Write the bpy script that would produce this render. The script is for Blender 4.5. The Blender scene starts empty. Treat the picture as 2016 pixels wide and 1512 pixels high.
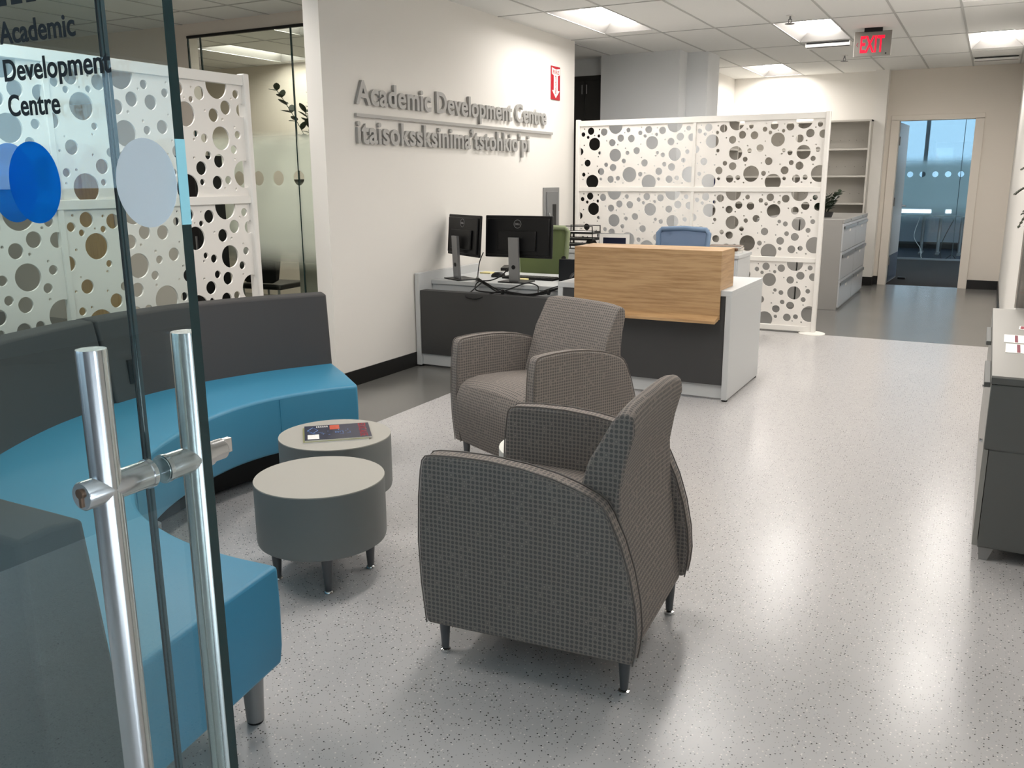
import bpy, bmesh, math, random
from mathutils import Vector, Matrix, geometry
random.seed(7)
PI = math.pi
SC = bpy.context.scene
COL = SC.collection

# ------------------------------------------------------------------ camera
F_PX = 1729.208
YAW, PITCH, ROLL, EYE = 0.4921988, 0.22952763, -0.00502388, 1.415
_f = Vector((-math.sin(YAW)*math.cos(PITCH), math.cos(YAW)*math.cos(PITCH), -math.sin(PITCH)))
_r = Vector((math.cos(YAW), math.sin(YAW), 0)); _u = _r.cross(_f)
_rr = _r*math.cos(ROLL) + _u*math.sin(ROLL); _uu = -_r*math.sin(ROLL) + _u*math.cos(ROLL)
cam_data = bpy.data.cameras.new('camera')
cam = bpy.data.objects.new('camera', cam_data); COL.objects.link(cam)
cam.matrix_world = Matrix(((_rr.x, _uu.x, -_f.x, 0), (_rr.y, _uu.y, -_f.y, 0), (_rr.z, _uu.z, -_f.z, EYE), (0, 0, 0, 1)))
cam_data.sensor_width = 36.0
cam_data.lens = 36.0*F_PX/2016.0
cam_data.clip_start = 0.02
SC.camera = cam

# ------------------------------------------------------------------ light and exposure
SC.view_settings.view_transform = 'Standard'
SC.view_settings.look = 'None'
SC.view_settings.gamma = 1.0
SC.view_settings.use_curve_mapping = False
SC.view_settings.exposure = 0.12
world = bpy.data.worlds.new('daylight'); SC.world = world
world.use_nodes = True
_bg = world.node_tree.nodes['Background']
_bg.inputs[0].default_value = (0.74, 0.88, 1.0, 1); _bg.inputs[1].default_value = 9.0   # hazy daylight through the windows and the entrance behind the camera
LAMP = 25.0            # radiance of the troffer diffusers
LAMP_COL = (1.0, 0.953, 0.908, 1)

# ------------------------------------------------------------------ materials
def lin(c):
    return tuple((v/255.0/12.92 if v/255.0 <= 0.04045 else ((v/255.0+0.055)/1.055)**2.4) for v in c)
def mat(name, rgb, rough=0.5, metal=0.0, spec=0.5, emit=None, estr=0.0, bump=0.0, bscale=200.0, var=0.0):
    m = bpy.data.materials.new(name); m.use_nodes = True
    nt = m.node_tree; b = nt.nodes['Principled BSDF']
    b.inputs['Base Color'].default_value = (*lin(rgb), 1)
    b.inputs['Roughness'].default_value = rough; b.inputs['Metallic'].default_value = metal
    b.inputs['Specular IOR Level'].default_value = spec
    if emit:
        b.inputs['Emission Color'].default_value = (*emit, 1); b.inputs['Emission Strength'].default_value = estr
    if bump or var:
        tc = nt.nodes.new('ShaderNodeTexCoord'); n = nt.nodes.new('ShaderNodeTexNoise')
        n.inputs['Scale'].default_value = bscale; n.inputs['Detail'].default_value = 3
        nt.links.new(tc.outputs['Object'], n.inputs['Vector'])
        if bump:
            bp = nt.nodes.new('ShaderNodeBump'); bp.inputs['Strength'].default_value = bump; bp.inputs['Distance'].default_value = 0.002
            nt.links.new(n.outputs['Fac'], bp.inputs['Height']); nt.links.new(bp.outputs['Normal'], b.inputs['Normal'])
        if var:
            mx = nt.nodes.new('ShaderNodeMix'); mx.data_type = 'RGBA'
            c = lin(rgb)
            mx.inputs[6].default_value = (*[v*(1-var) for v in c], 1); mx.inputs[7].default_value = (*[min(1, v*(1+var)) for v in c], 1)
            nt.links.new(n.outputs['Fac'], mx.inputs[0]); nt.links.new(mx.outputs[2], b.inputs['Base Color'])
    return m

def floor_mat(name, rgb, flecks, rough):
    m = mat(name, rgb, rough); nt = m.node_tree; b = nt.nodes['Principled BSDF']
    tc = nt.nodes.new('ShaderNodeTexCoord')
    big = nt.nodes.new('ShaderNodeTexNoise'); big.inputs['Scale'].default_value = 1.3; big.inputs['Detail'].default_value = 4
    nt.links.new(tc.outputs['Object'], big.inputs['Vector'])
    mr = nt.nodes.new('ShaderNodeMapRange'); mr.inputs['To Min'].default_value = rough-0.02; mr.inputs['To Max'].default_value = rough+0.04
    nt.links.new(big.outputs['Fac'], mr.inputs['Value']); nt.links.new(mr.outputs['Result'], b.inputs['Roughness'])
    prev = None
    base = nt.nodes.new('ShaderNodeRGB'); base.outputs[0].default_value = (*lin(rgb), 1); prev = base.outputs[0]
    for scale, size, keep, col in flecks:
        v = nt.nodes.new('ShaderNodeTexVoronoi'); v.voronoi_dimensions = '2D'; v.inputs['Scale'].default_value = scale
        nt.links.new(tc.outputs['Object'], v.inputs['Vector'])
        lt = nt.nodes.new('ShaderNodeMath'); lt.operation = 'LESS_THAN'; lt.inputs[1].default_value = size
        nt.links.new(v.outputs['Distance'], lt.inputs[0])
        sp = nt.nodes.new('ShaderNodeSeparateColor'); nt.links.new(v.outputs['Color'], sp.inputs[0])
        gt = nt.nodes.new('ShaderNodeMath'); gt.operation = 'GREATER_THAN'; gt.inputs[1].default_value = keep
        nt.links.new(sp.outputs[0], gt.inputs[0])
        mu = nt.nodes.new('ShaderNodeMath'); mu.operation = 'MULTIPLY'
        nt.links.new(lt.outputs[0], mu.inputs[0]); nt.links.new(gt.outputs[0], mu.inputs[1])
        mx = nt.nodes.new('ShaderNodeMix'); mx.data_type = 'RGBA'
        nt.links.new(mu.outputs[0], mx.inputs[0]); nt.links.new(prev, mx.inputs[6]); mx.inputs[7].default_value = (*lin(col), 1)
        prev = mx.outputs[2]
    nt.links.new(prev, b.inputs['Base Color'])
    return m

def wood_mat(name, a, bcol, axis='X', stretch=14.0):
    m = mat(name, a, 0.42); nt = m.node_tree; b = nt.nodes['Principled BSDF']
    tc = nt.nodes.new('ShaderNodeTexCoord'); mp = nt.nodes.new('ShaderNodeMapping')
    s = {'X': (1.6, 1.6, 30), 'Z': (30, 30, 1.6)}[axis]
    mp.inputs['Scale'].default_value = s
    nt.links.new(tc.outputs['Object'], mp.inputs['Vector'])
    n = nt.nodes.new('ShaderNodeTexNoise'); n.inputs['Scale'].default_value = 2.2; n.inputs['Detail'].default_value = 7; n.inputs['Roughness'].default_value = 0.62
    nt.links.new(mp.outputs['Vector'], n.inputs['Vector'])
    r = nt.nodes.new('ShaderNodeValToRGB')
    r.color_ramp.elements[0].position = 0.30; r.color_ramp.elements[0].color = (*lin(bcol), 1)
    r.color_ramp.elements[1].position = 0.58; r.color_ramp.elements[1].color = (*lin(a), 1)
    nt.links.new(n.outputs['Fac'], r.inputs['Fac']); nt.links.new(r.outputs['Color'], b.inputs['Base Color'])
    return m

def fabric_mat():
    m = mat('dotted_fabric', (150, 138, 130), 0.9, spec=0.2); nt = m.node_tree; b = nt.nodes['Principled BSDF']
    uv = nt.nodes.new('ShaderNodeUVMap'); uv.uv_map = 'UVMap'
    nz = nt.nodes.new('ShaderNodeTexNoise'); nz.inputs['Scale'].default_value = 14
    nt.links.new(uv.outputs['UV'], nz.inputs['Vector'])
    wob = nt.nodes.new('ShaderNodeVectorMath'); wob.operation = 'MULTIPLY_ADD'; wob.inputs[1].default_value = (0.006, 0.006, 0)
    nt.links.new(nz.outputs['Color'], wob.inputs[0]); nt.links.new(uv.outputs['UV'], wob.inputs[2])
    sc = nt.nodes.new('ShaderNodeVectorMath'); sc.operation = 'SCALE'; sc.inputs['Scale'].default_value = 1/0.0136
    nt.links.new(wob.outputs['Vector'], sc.inputs[0])
    fr = nt.nodes.new('ShaderNodeVectorMath'); fr.operation = 'FRACTION'; nt.links.new(sc.outputs['Vector'], fr.inputs[0])
    fl = nt.nodes.new('ShaderNodeVectorMath'); fl.operation = 'FLOOR'; nt.links.new(sc.outputs['Vector'], fl.inputs[0])
    ds = nt.nodes.new('ShaderNodeVectorMath'); ds.operation = 'DISTANCE'; ds.inputs[1].default_value = (0.5, 0.5, 0)
    nt.links.new(fr.outputs['Vector'], ds.inputs[0])
    wn = nt.nodes.new('ShaderNodeTexWhiteNoise'); wn.noise_dimensions = '2D'; nt.links.new(fl.outputs['Vector'], wn.inputs['Vector'])
    outer = nt.nodes.new('ShaderNodeMapRange'); outer.inputs['From Min'].default_value = 0.41; outer.inputs['From Max'].default_value = 0.35
    nt.links.new(ds.outputs['Value'], outer.inputs['Value'])
    inner = nt.nodes.new('ShaderNodeMapRange'); inner.inputs['From Min'].default_value = 0.30; inner.inputs['From Max'].default_value = 0.25
    nt.links.new(ds.outputs['Value'], inner.inputs['Value'])
    isring = nt.nodes.new('ShaderNodeMath'); isring.operation = 'GREATER_THAN'; isring.inputs[1].default_value = 0.93
    nt.links.new(wn.outputs['Value'], isring.inputs[0])
    cut = nt.nodes.new('ShaderNodeMath'); cut.operation = 'MULTIPLY'
    nt.links.new(inner.outputs['Result'], cut.inputs[0]); nt.links.new(isring.outputs[0], cut.inputs[1])
    dot = nt.nodes.new('ShaderNodeMath'); dot.operation = 'SUBTRACT'; dot.use_clamp = True
    nt.links.new(outer.outputs['Result'], dot.inputs[0]); nt.links.new(cut.outputs[0], dot.inputs[1])
    mx = nt.nodes.new('ShaderNodeMix'); mx.data_type = 'RGBA'
    mx.inputs[6].default_value = (*lin((143, 134, 127)), 1); mx.inputs[7].default_value = (*lin((106, 102, 99)), 1)
    nt.links.new(dot.outputs[0], mx.inputs[0]); nt.links.new(mx.outputs[2], b.inputs['Base Color'])
    return m

def glass_mat(name, tint, refl=1.0):
    m = bpy.data.materials.new(name); m.use_nodes = True; nt = m.node_tree
    nt.nodes.remove(nt.nodes['Principled BSDF']); out = nt.nodes['Material Output']
    t = nt.nodes.new('ShaderNodeBsdfTransparent'); t.inputs[0].default_value = (*tint, 1)
    g = nt.nodes.new('ShaderNodeBsdfGlossy'); g.inputs['Roughness'].default_value = 0.0; g.inputs[0].default_value = (refl, refl, refl, 1)
    lw = nt.nodes.new('ShaderNodeLayerWeight'); lw.inputs['Blend'].default_value = 0.5
    pw = nt.nodes.new('ShaderNodeMath'); pw.operation = 'POWER'; pw.inputs[1].default_value = 5.0; nt.links.new(lw.outputs['Facing'], pw.inputs[0])
    fr = nt.nodes.new('ShaderNodeMath'); fr.operation = 'MULTIPLY_ADD'; fr.inputs[1].default_value = 0.96; fr.inputs[2].default_value = 0.04
    nt.links.new(pw.outputs[0], fr.inputs[0])
    mx = nt.nodes.new('ShaderNodeMixShader')
    nt.links.new(fr.outputs[0], mx.inputs[0]); nt.links.new(t.outputs[0], mx.inputs[1]); nt.links.new(g.outputs[0], mx.inputs[2])
    nt.links.new(mx.outputs[0], out.inputs['Surface'])
    return m

def film_mat(name, col, opac):
    """vinyl film stuck on glass: partly see-through"""
    m = bpy.data.materials.new(name); m.use_nodes = True; nt = m.node_tree
    nt.nodes.remove(nt.nodes['Principled BSDF']); out = nt.nodes['Material Output']
    d = nt.nodes.new('ShaderNodeBsdfDiffuse'); d.inputs[0].default_value = (*lin(col), 1)
    tl = nt.nodes.new('ShaderNodeBsdfTranslucent'); tl.inputs[0].default_value = (*lin(col), 1)
    dm = nt.nodes.new('ShaderNodeMixShader'); dm.inputs[0].default_value = 0.75
    nt.links.new(d.outputs[0], dm.inputs[1]); nt.links.new(tl.outputs[0], dm.inputs[2])
    t = nt.nodes.new('ShaderNodeBsdfTransparent'); t.inputs[0].default_value = (*lin(col), 1)
    mx = nt.nodes.new('ShaderNodeMixShader'); mx.inputs[0].default_value = opac
    nt.links.new(t.outputs[0], mx.inputs[1]); nt.links.new(dm.outputs[0], mx.inputs[2]); nt.links.new(mx.outputs[0], out.inputs['Surface'])
    return m

def frosted_mat(name, z0, z1, soft, dot_z, dot_r, pitch, phase, tint, frost, dens=0.93, trans=0.6):
    """clear glass with an etched band between z0 and z1 that fades at its edges and leaves a row of clear dots"""
    m = glass_mat(name, tint); nt = m.node_tree; out = nt.nodes['Material Output']
    glass = out.inputs['Surface'].links[0].from_socket
    tc = nt.nodes.new('ShaderNodeTexCoord'); sp = nt.nodes.new('ShaderNodeSeparateXYZ'); nt.links.new(tc.outputs['Object'], sp.inputs[0])
    def rng(a, b):
        r = nt.nodes.new('ShaderNodeMapRange'); r.interpolation_type = 'SMOOTHSTEP'
        r.inputs['From Min'].default_value = a; r.inputs['From Max'].default_value = b; nt.links.new(sp.outputs['Z'], r.inputs['Value']); return r.outputs['Result']
    def mth(op, a, b):
        n = nt.nodes.new('ShaderNodeMath'); n.operation = op
        for i, v in enumerate((a, b)):
            if v is None: continue
            if isinstance(v, (int, float)): n.inputs[i].default_value = v
            else: nt.links.new(v, n.inputs[i])
        return n.outputs[0]
    up = rng(z0, z0+soft); dn = rng(z1, z1-soft*0.6)
    band = mth('MULTIPLY', up, dn)
    px = mth('SUBTRACT', mth('FLOORED_MODULO', mth('ADD', sp.outputs['X'], -phase+pitch/2), pitch), pitch/2)
    pz = mth('SUBTRACT', sp.outputs['Z'], dot_z)
    d2 = mth('ADD', mth('MULTIPLY', px, px), mth('MULTIPLY', pz, pz))
    band = mth('MULTIPLY', band, mth('GREATER_THAN', d2, dot_r*dot_r))
    band = mth('MULTIPLY', band, dens)
    d = nt.nodes.new('ShaderNodeBsdfDiffuse'); d.inputs[0].default_value = (*frost, 1)
    tl = nt.nodes.new('ShaderNodeBsdfTranslucent'); tl.inputs[0].default_value = (*frost, 1)
    m1 = nt.nodes.new('ShaderNodeMixShader'); m1.inputs[0].default_value = trans
    nt.links.new(d.outputs[0], m1.inputs[1]); nt.links.new(tl.outputs[0], m1.inputs[2])
    m2 = nt.nodes.new('ShaderNodeMixShader'); nt.links.new(band, m2.inputs[0]); nt.links.new(glass, m2.inputs[1]); nt.links.new(m1.outputs[0], m2.inputs[2])
    nt.links.new(m2.outputs[0], out.inputs['Surface'])
    return m

def brushed_mat():
    m = mat('brushed_steel', (212, 210, 208), 0.24, 1.0); nt = m.node_tree; b = nt.nodes['Principled BSDF']
    tg = nt.nodes.new('ShaderNodeTangent'); tg.direction_type = 'RADIAL'; tg.axis = 'Z'
    nt.links.new(tg.outputs[0], b.inputs['Tangent'])
    b.inputs['Anisotropic'].default_value = 0.8; b.inputs['Anisotropic Rotation'].default_value = 0.25
    return m

M = {}
M['wall'] = mat('white_wall_paint', (232, 229, 223), 0.75, spec=0.25, bump=0.04, bscale=260)
M['wall_grey'] = mat('grey_wall_paint', (218, 220, 221), 0.75, spec=0.25, bump=0.04, bscale=260)
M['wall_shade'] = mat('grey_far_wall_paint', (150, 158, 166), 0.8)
M['wall_dark'] = mat('dark_hall_paint', (122, 124, 128), 0.8, spec=0.2)
M['wall_warm'] = mat('warm_white_wall_paint', (222, 214, 203), 0.75, spec=0.25)
M['ceiling'] = mat('ceiling_tile', (232, 232, 229), 0.95, spec=0.1, bump=0.25, bscale=420, var=0.02)
M['grid'] = mat('ceiling_grid', (184, 184, 181), 0.6)
M['base'] = mat('black_rubber_base', (22, 21, 20), 0.4)
M['floor'] = floor_mat('light_speckled_vinyl', (188, 186, 185), [(95, 0.20, 0.87, (46, 45, 44)), (150, 0.2, 0.88, (140, 137, 134)), (90, 0.2, 0.88, (224, 219, 214))], 0.24)
M['floor_dark'] = floor_mat('grey_vinyl', (112, 111, 108), [], 0.22)
M['carpet'] = mat('brown_carpet', (42, 35, 31), 0.95, bump=0.6, bscale=90, var=0.35)
M['carpet_blue'] = mat('blue_carpet', (30, 38, 54), 0.95, bump=0.5, bscale=90, var=0.2)
M['trim_white'] = mat('white_laminate_screen', (236, 233, 227), 0.45)
M['panel_white'] = mat('white_perforated_panel', (238, 234, 228), 0.5)
M['desk_white'] = mat('pale_grey_laminate', (200, 202, 202), 0.42)
M['desk_dark'] = mat('charcoal_laminate', (62, 62, 62), 0.5)
M['black'] = mat('black_plastic', (11, 11, 12), 0.42, spec=0.35)
M['black_matte'] = mat('black_matte', (16, 16, 16), 0.7)
M['dark_cab'] = mat('dark_cupboard', (44, 43, 40), 0.5)
M['grey_metal'] = mat('grey_painted_metal', (120, 121, 122), 0.4, 0.2)
M['stand'] = mat('silver_stand', (150, 151, 152), 0.32, 0.7)
M['leg'] = mat('dark_grey_leg', (88, 90, 92), 0.35, 0.15)
M['sofa_leg'] = mat('pewter_leg', (150, 149, 147), 0.38, 0.25)
M['chrome'] = mat('chrome', (220, 220, 220), 0.08, 1.0)
M['steel'] = brushed_mat()
M['steel_round'] = mat('turned_steel', (212, 210, 208), 0.22, 1.0)
M['blue_seat'] = mat('blue_vinyl', (58, 136, 170), 0.42, spec=0.6, bump=0.12, bscale=600)
M['grey_back'] = mat('charcoal_upholstery', (76, 75, 75), 0.8, spec=0.25, bump=0.2, bscale=700)
M['fabric'] = fabric_mat()
M['piping'] = mat('fabric_piping', (112, 106, 101), 0.9)
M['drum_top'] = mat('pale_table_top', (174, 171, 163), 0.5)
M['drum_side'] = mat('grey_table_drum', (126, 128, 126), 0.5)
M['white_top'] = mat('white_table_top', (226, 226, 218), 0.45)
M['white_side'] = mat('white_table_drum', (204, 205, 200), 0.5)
M['oak'] = wood_mat('oak_veneer', (192, 157, 114), (158, 121, 81), 'X')
M['oak_door'] = wood_mat('light_wood_door', (205, 172, 122), (182, 148, 100), 'Z')
M['cab_grey'] = mat('grey_cabinet', (98, 99, 96), 0.5)
M['cab_top'] = mat('grey_cabinet_top', (152, 150, 144), 0.42)
M['file_grey'] = mat('file_cabinet_enamel', (154, 152, 148), 0.38)
M['file_front'] = mat('file_cabinet_front', (176, 178, 180), 0.34)
M['shelf'] = mat('shelf_enamel', (196, 192, 184), 0.5)
M['letter'] = mat('brushed_grey_letter', (172, 171, 168), 0.45, 0.25)
M['red'] = mat('red_sign', (176, 26, 40), 0.45)
M['white'] = mat('white_print', (240, 236, 230), 0.5)
M['red_lit'] = mat('red_lit_letter', (220, 10, 35), 0.5, emit=(1.0, 0.0, 0.035), estr=1.0)
M['acrylic'] = mat('grey_acrylic', (128, 124, 118), 0.3)
M['red_dim'] = mat('red_chevron', (150, 30, 55), 0.5)
M['lens'] = mat('lamp_diffuser', (255, 255, 255), 0.5, emit=LAMP_COL[:3], estr=LAMP)
M['pan'] = mat('vent_enamel', (226, 224, 220), 0.45)
M['trough'] = mat('lamp_trough_enamel', (158, 156, 153), 0.6, spec=0.1)
M['glass_leaf'] = glass_mat('entrance_glass', (0.93, 0.972, 0.962))
M['glass_clear'] = glass_mat('clear_glass', (0.93, 0.96, 0.94))
M['glass_blue'] = glass_mat('blue_solar_glass', (0.26, 0.31, 0.335))
M['fill_glass'] = glass_mat('tinted_fill_glass', (0.40, 0.45, 0.475))
M['glass_edge'] = mat('green_glass_edge', (18, 44, 44), 0.1)
M['edge_grey'] = mat('grey_glass_edge', (74, 88, 92), 0.15)
M['painted_refraction'] = mat('cyan_dot_refraction', (160, 218, 226), 0.3)
M['vinyl_black'] = mat('black_vinyl_letter', (8, 12, 14), 0.6)
M['dot_blue'] = film_mat('blue_film', (60, 176, 246), 0.5)
M['dot_white'] = film_mat('white_film', (246, 250, 255), 0.92)
M['frost_office'] = frosted_mat('frosted_office_glass', 0.62, 1.84, 0.28, 1.43, 0.062, 0.227, -5.192, (0.90, 0.93, 0.88), (0.84, 0.88, 0.80), 0.92)
M['frost_far'] = frosted_mat('frosted_far_glass', 0.60, 1.78, 0.40, 1.455, 0.048, 0.197, -0.70, (0.94, 0.98, 1.0), (0.60, 0.70, 0.70), 0.86, 0.85)
M['green_mesh'] = mat('green_mesh_fabric', (128, 138, 106), 0.8)
M['blue_mesh'] = mat('blue_mesh_fabric', (112, 134, 160), 0.75)
M['leaf'] = mat('dark_green_leaf', (38, 52, 34), 0.45, var=0.3, bscale=40)
M['fern'] = mat('dark_fern_leaf', (42, 48, 30), 0.6)
M['pot'] = mat('dark_planter', (40, 40, 40), 0.5)
M['cover'] = mat('navy_magazine_cover', (38, 40, 62), 0.3)
M['orange'] = mat('orange_print', (196, 84, 58), 0.4)
M['blue_print'] = mat('light_blue_print', (110, 150, 214), 0.4)
M['olive'] = mat('olive_cover', (150, 150, 96), 0.4)
M['paper'] = mat('white_paper', (238, 236, 232), 0.7)
M['maroon'] = mat('maroon_print', (126, 46, 62), 0.6)
M['navy'] = mat('navy_binder', (18, 34, 96), 0.45)
M['yellow'] = mat('yellow_note', (236, 224, 160), 0.7)
M['screen_blue'] = mat('dark_picture', (26, 30, 52), 0.25)
M['door_grey'] = mat('grey_door_paint', (142, 138, 134), 0.4)
M['kick'] = mat('dark_kick_plate', (52, 58, 70), 0.35)
M['aluminium'] = mat('aluminium_frame', (120, 128, 134), 0.35, 0.6)
M['book_a'] = mat('brown_book', (122, 108, 96), 0.5)
M['book_b'] = mat('cream_book', (206, 196, 170), 0.5)
M['bronze'] = mat('bronze_cap', (112, 88, 70), 0.4, 0.5)
M['streak'] = glass_mat('grey_plastic_sheet', (0.62, 0.60, 0.58))

# ------------------------------------------------------------------ mesh builder
class MB:
    def __init__(s): s.v = []; s.f = []; s.mi = []
    def add(s, vs, fs, mi=0):
        o = len(s.v); s.v += [tuple(p) for p in vs]; s.f += [tuple(i+o for i in f) for f in fs]; s.mi += [mi]*len(fs); return s
    def box(s, x0, x1, y0, y1, z0, z1, mi=0, mtx=None):
        vs = [Vector((x, y, z)) for z in (z0, z1) for y in (y0, y1) for x in (x0, x1)]
        if mtx is not None: vs = [mtx @ p for p in vs]
        return s.add(vs, [(0, 2, 3, 1), (4, 5, 7, 6), (0, 1, 5, 4), (2, 6, 7, 3), (0, 4, 6, 2), (1, 3, 7, 5)], mi)
    def prism(s, poly, fn, a, b, mi=0, segs=1, mod=None):
        """polygon (list of 2-D points) extruded from a to b; fn(u, v, t) gives the 3-D point"""
        n = len(poly); vs = []
        for k in range(segs+1):
            t = a+(b-a)*k/segs
            for (u, v) in poly:
                if mod: u2, v2 = mod(u, v, t)
                else: u2, v2 = u, v
                vs.append(fn(u2, v2, t))
        fs = []
        for k in range(segs):
            for i in range(n):
                j = (i+1) % n
                fs.append((k*n+i, k*n+j, (k+1)*n+j, (k+1)*n+i))
        fs.append(tuple(reversed(range(n)))); fs.append(tuple(range(segs*n, segs*n+n)))
        return s.add(vs, fs, mi)
    def lathe(s, prof, n=32, c=(0, 0, 0), mi=0, mtx=None):
        vs = []; m = len(prof)
        for k in range(n):
            a = 2*PI*k/n
            for r, z in prof:
                p = Vector((c[0]+r*math.cos(a), c[1]+r*math.sin(a), c[2]+z)); vs.append(mtx @ p if mtx is not None else p)
        fs = []
        for k in range(n):
            k2 = (k+1) % n
            for i in range(m-1): fs.append((k*m+i, k2*m+i, k2*m+i+1, k*m+i+1))
        if prof[0][0] > 1e-6: fs.append(tuple(reversed([k*m for k in range(n)])))
        if prof[-1][0] > 1e-6: fs.append(tuple(k*m+m-1 for k in range(n)))
        return s.add(vs, fs, mi)
    def tube(s, pts, r, n=10, mi=0, closed=False):
        pts = [Vector(p) for p in pts]; vs = []; fs = []; L = len(pts); up = Vector((0, 0, 1)); prevn = None
        for i, p in enumerate(pts):
            d = (pts[(i+1) % L]-pts[i-1]) if closed else (pts[min(i+1, L-1)]-pts[max(i-1, 0)])
            d.normalize()
            if prevn is None:
                a = up if abs(d.z) < 0.95 else Vector((1, 0, 0)); nrm = (a-d*a.dot(d)).normalized()
            else:
                nrm = (prevn-d*prevn.dot(d))
                nrm = nrm.normalized() if nrm.length > 1e-6 else prevn
            prevn = nrm; b = d.cross(nrm); rr = r[i] if isinstance(r, (list, tuple)) else r
            for k in range(n):
                a = 2*PI*k/n; vs.append(p+nrm*math.cos(a)*rr+b*math.sin(a)*rr)
        R = L if closed else L-1
        for i in range(R):
            i2 = (i+1) % L
            for k in range(n): fs.append((i*n+k, i*n+(k+1) % n, i2*n+(k+1) % n, i2*n+k))
        if not closed: fs.append(tuple(reversed(range(n)))); fs.append(tuple(range((L-1)*n, L*n)))
        return s.add(vs, fs, mi)
    def build(s, name, m, parent=None, loc=None, rotz=0, bevel=0, seg=2, smooth=True, uv=False, angle=40):
        me = bpy.data.meshes.new(name); me.from_pydata([tuple(v) for v in s.v], [], s.f); 
        for mm in (m if isinstance(m, (list, tuple)) else [m]): me.materials.append(mm)
        me.polygons.foreach_set('material_index', s.mi)
        bm = bmesh.new(); bm.from_mesh(me); bmesh.ops.recalc_face_normals(bm, faces=bm.faces[:])
        bm.to_mesh(me); bm.free()
        if uv:
            u = me.uv_layers.new(name='UVMap')
            for p in me.polygons:
                nx, ny, nz = (abs(c) for c in p.normal)
                for li in p.loop_indices:
                    q = me.vertices[me.loops[li].vertex_index].co
                    u.data[li].uv = (q.y, q.z) if nx >= max(ny, nz) else ((q.x, q.z+0.3*q.y) if ny >= nz else (q.x, q.y))
        if smooth:
            me.shade_smooth(); me.set_sharp_from_angle(angle=math.radians(angle))
        o = bpy.data.objects.new(name, me); COL.objects.link(o)
        if parent is not None: o.parent = parent
        if loc is not None: o.location = loc
        if rotz: o.rotation_euler = (0, 0, rotz)
        if bevel:
            b = o.modifiers.new('edge_rounding', 'BEVEL'); b.width = bevel; b.segments = seg; b.limit_method = 'ANGLE'; b.angle_limit = math.radians(35)
        return o

def tag(o, label=None, cat=None, group=None, kind=None):
    if label: o['label'] = label
    if cat: o['category'] = cat
    if group: o['group'] = group
    if kind: o['kind'] = kind
    return o
def thing(name, label, cat, loc=(0, 0, 0), rotz=0, group=None, kind=None):
    o = bpy.data.objects.new(name, None); COL.objects.link(o); o.empty_display_size = 0.1
    o.location = loc; o.rotation_euler = (0, 0, rotz)
    return tag(o, label, cat, group, kind)
def kids(o): return [c for c in bpy.data.objects if c.parent == o]
def copy_tree(o, parent=None):
    c = o.copy(); COL.objects.link(c)
    if parent is not None: c.parent = parent
    for k in kids(o): copy_tree(k, c)
    return c
def boxpart(name, m, parent, *d, bevel=0.0, **kw):
    return MB().box(*d).build(name, m, parent, bevel=bevel, **kw)
def struct(name, m, label, cat, *d, bevel=0.0):
    return tag(MB().box(*d).build(name, m, bevel=bevel), label, cat, kind='structure')

def spline(pts, n):
    """Catmull-Rom through pts, resampled to n points evenly along its length"""
    P = [Vector(p) for p in pts]; P = [2*P[0]-P[1]]+P+[2*P[-1]-P[-2]]; out = []
    for i in range(1, len(P)-2):
        for k in range(16):
            t = k/16; a, b, c, d = P[i-1], P[i], P[i+1], P[i+2]
            out.append(0.5*((2*b)+(c-a)*t+(2*a-5*b+4*c-d)*t*t+(3*b-a-3*c+d)*t**3))
    out.append(P[-2])
    L = [0]
    for a, b in zip(out, out[1:]): L.append(L[-1]+(b-a).length)
    res = []; j = 0
    for k in range(n):
        s = L[-1]*k/(n-1)
        while j < len(L)-2 and L[j+1] < s: j += 1
        t = (s-L[j])/max(1e-9, L[j+1]-L[j]); res.append(out[j].lerp(out[j+1], min(1, t)))
    return res

def text_mesh(body, bold=0.0, extrude=0.0, shear=0.0, spacing=1.0, res=6):
    cu = bpy.data.curves.new('glyphs', 'FONT'); cu.body = body; cu.offset = bold; cu.extrude = extrude; cu.shear = shear
    cu.space_character = spacing; cu.resolution_u = res
    o = bpy.data.objects.new('glyphs', cu); COL.objects.link(o)
    bpy.context.view_layer.update()
    dg = bpy.context.evaluated_depsgraph_get()
    me = bpy.data.meshes.new_from_object(o.evaluated_get(dg))
    bpy.data.objects.remove(o); bpy.data.curves.remove(cu)
    return me
def text(name, body, m, parent, origin, xdir, ydir, width=None, cap=None, thick=0.001, bold=0.0, shear=0.0, capref=None, spacing=1.0):
    """lettering whose baseline starts at origin; width is its length, cap the height of the capital letters (0.7 of the font size)"""
    me = text_mesh(body, bold, 0.5, shear, spacing)
    xs = [v.co.x for v in me.vertices]; x0, x1 = min(xs), max(xs)
    capu = 0.7 if capref is None else capref
    sy = cap/capu; sx = (width/(x1-x0)) if width else sy
    X = Vector(xdir).normalized(); Y = Vector(ydir).normalized(); N = X.cross(Y); O = Vector(origin)
    for v in me.vertices:
        c = v.co; v.co = O+X*((c.x-x0)*sx)+Y*(c.y*sy)+N*((c.z+0.5)*thick)
    me.materials.clear(); me.materials.append(m); me.name = name
    o = bpy.data.objects.new(name, me); COL.objects.link(o)
    if parent is not None: o.parent = parent
    return o

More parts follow.
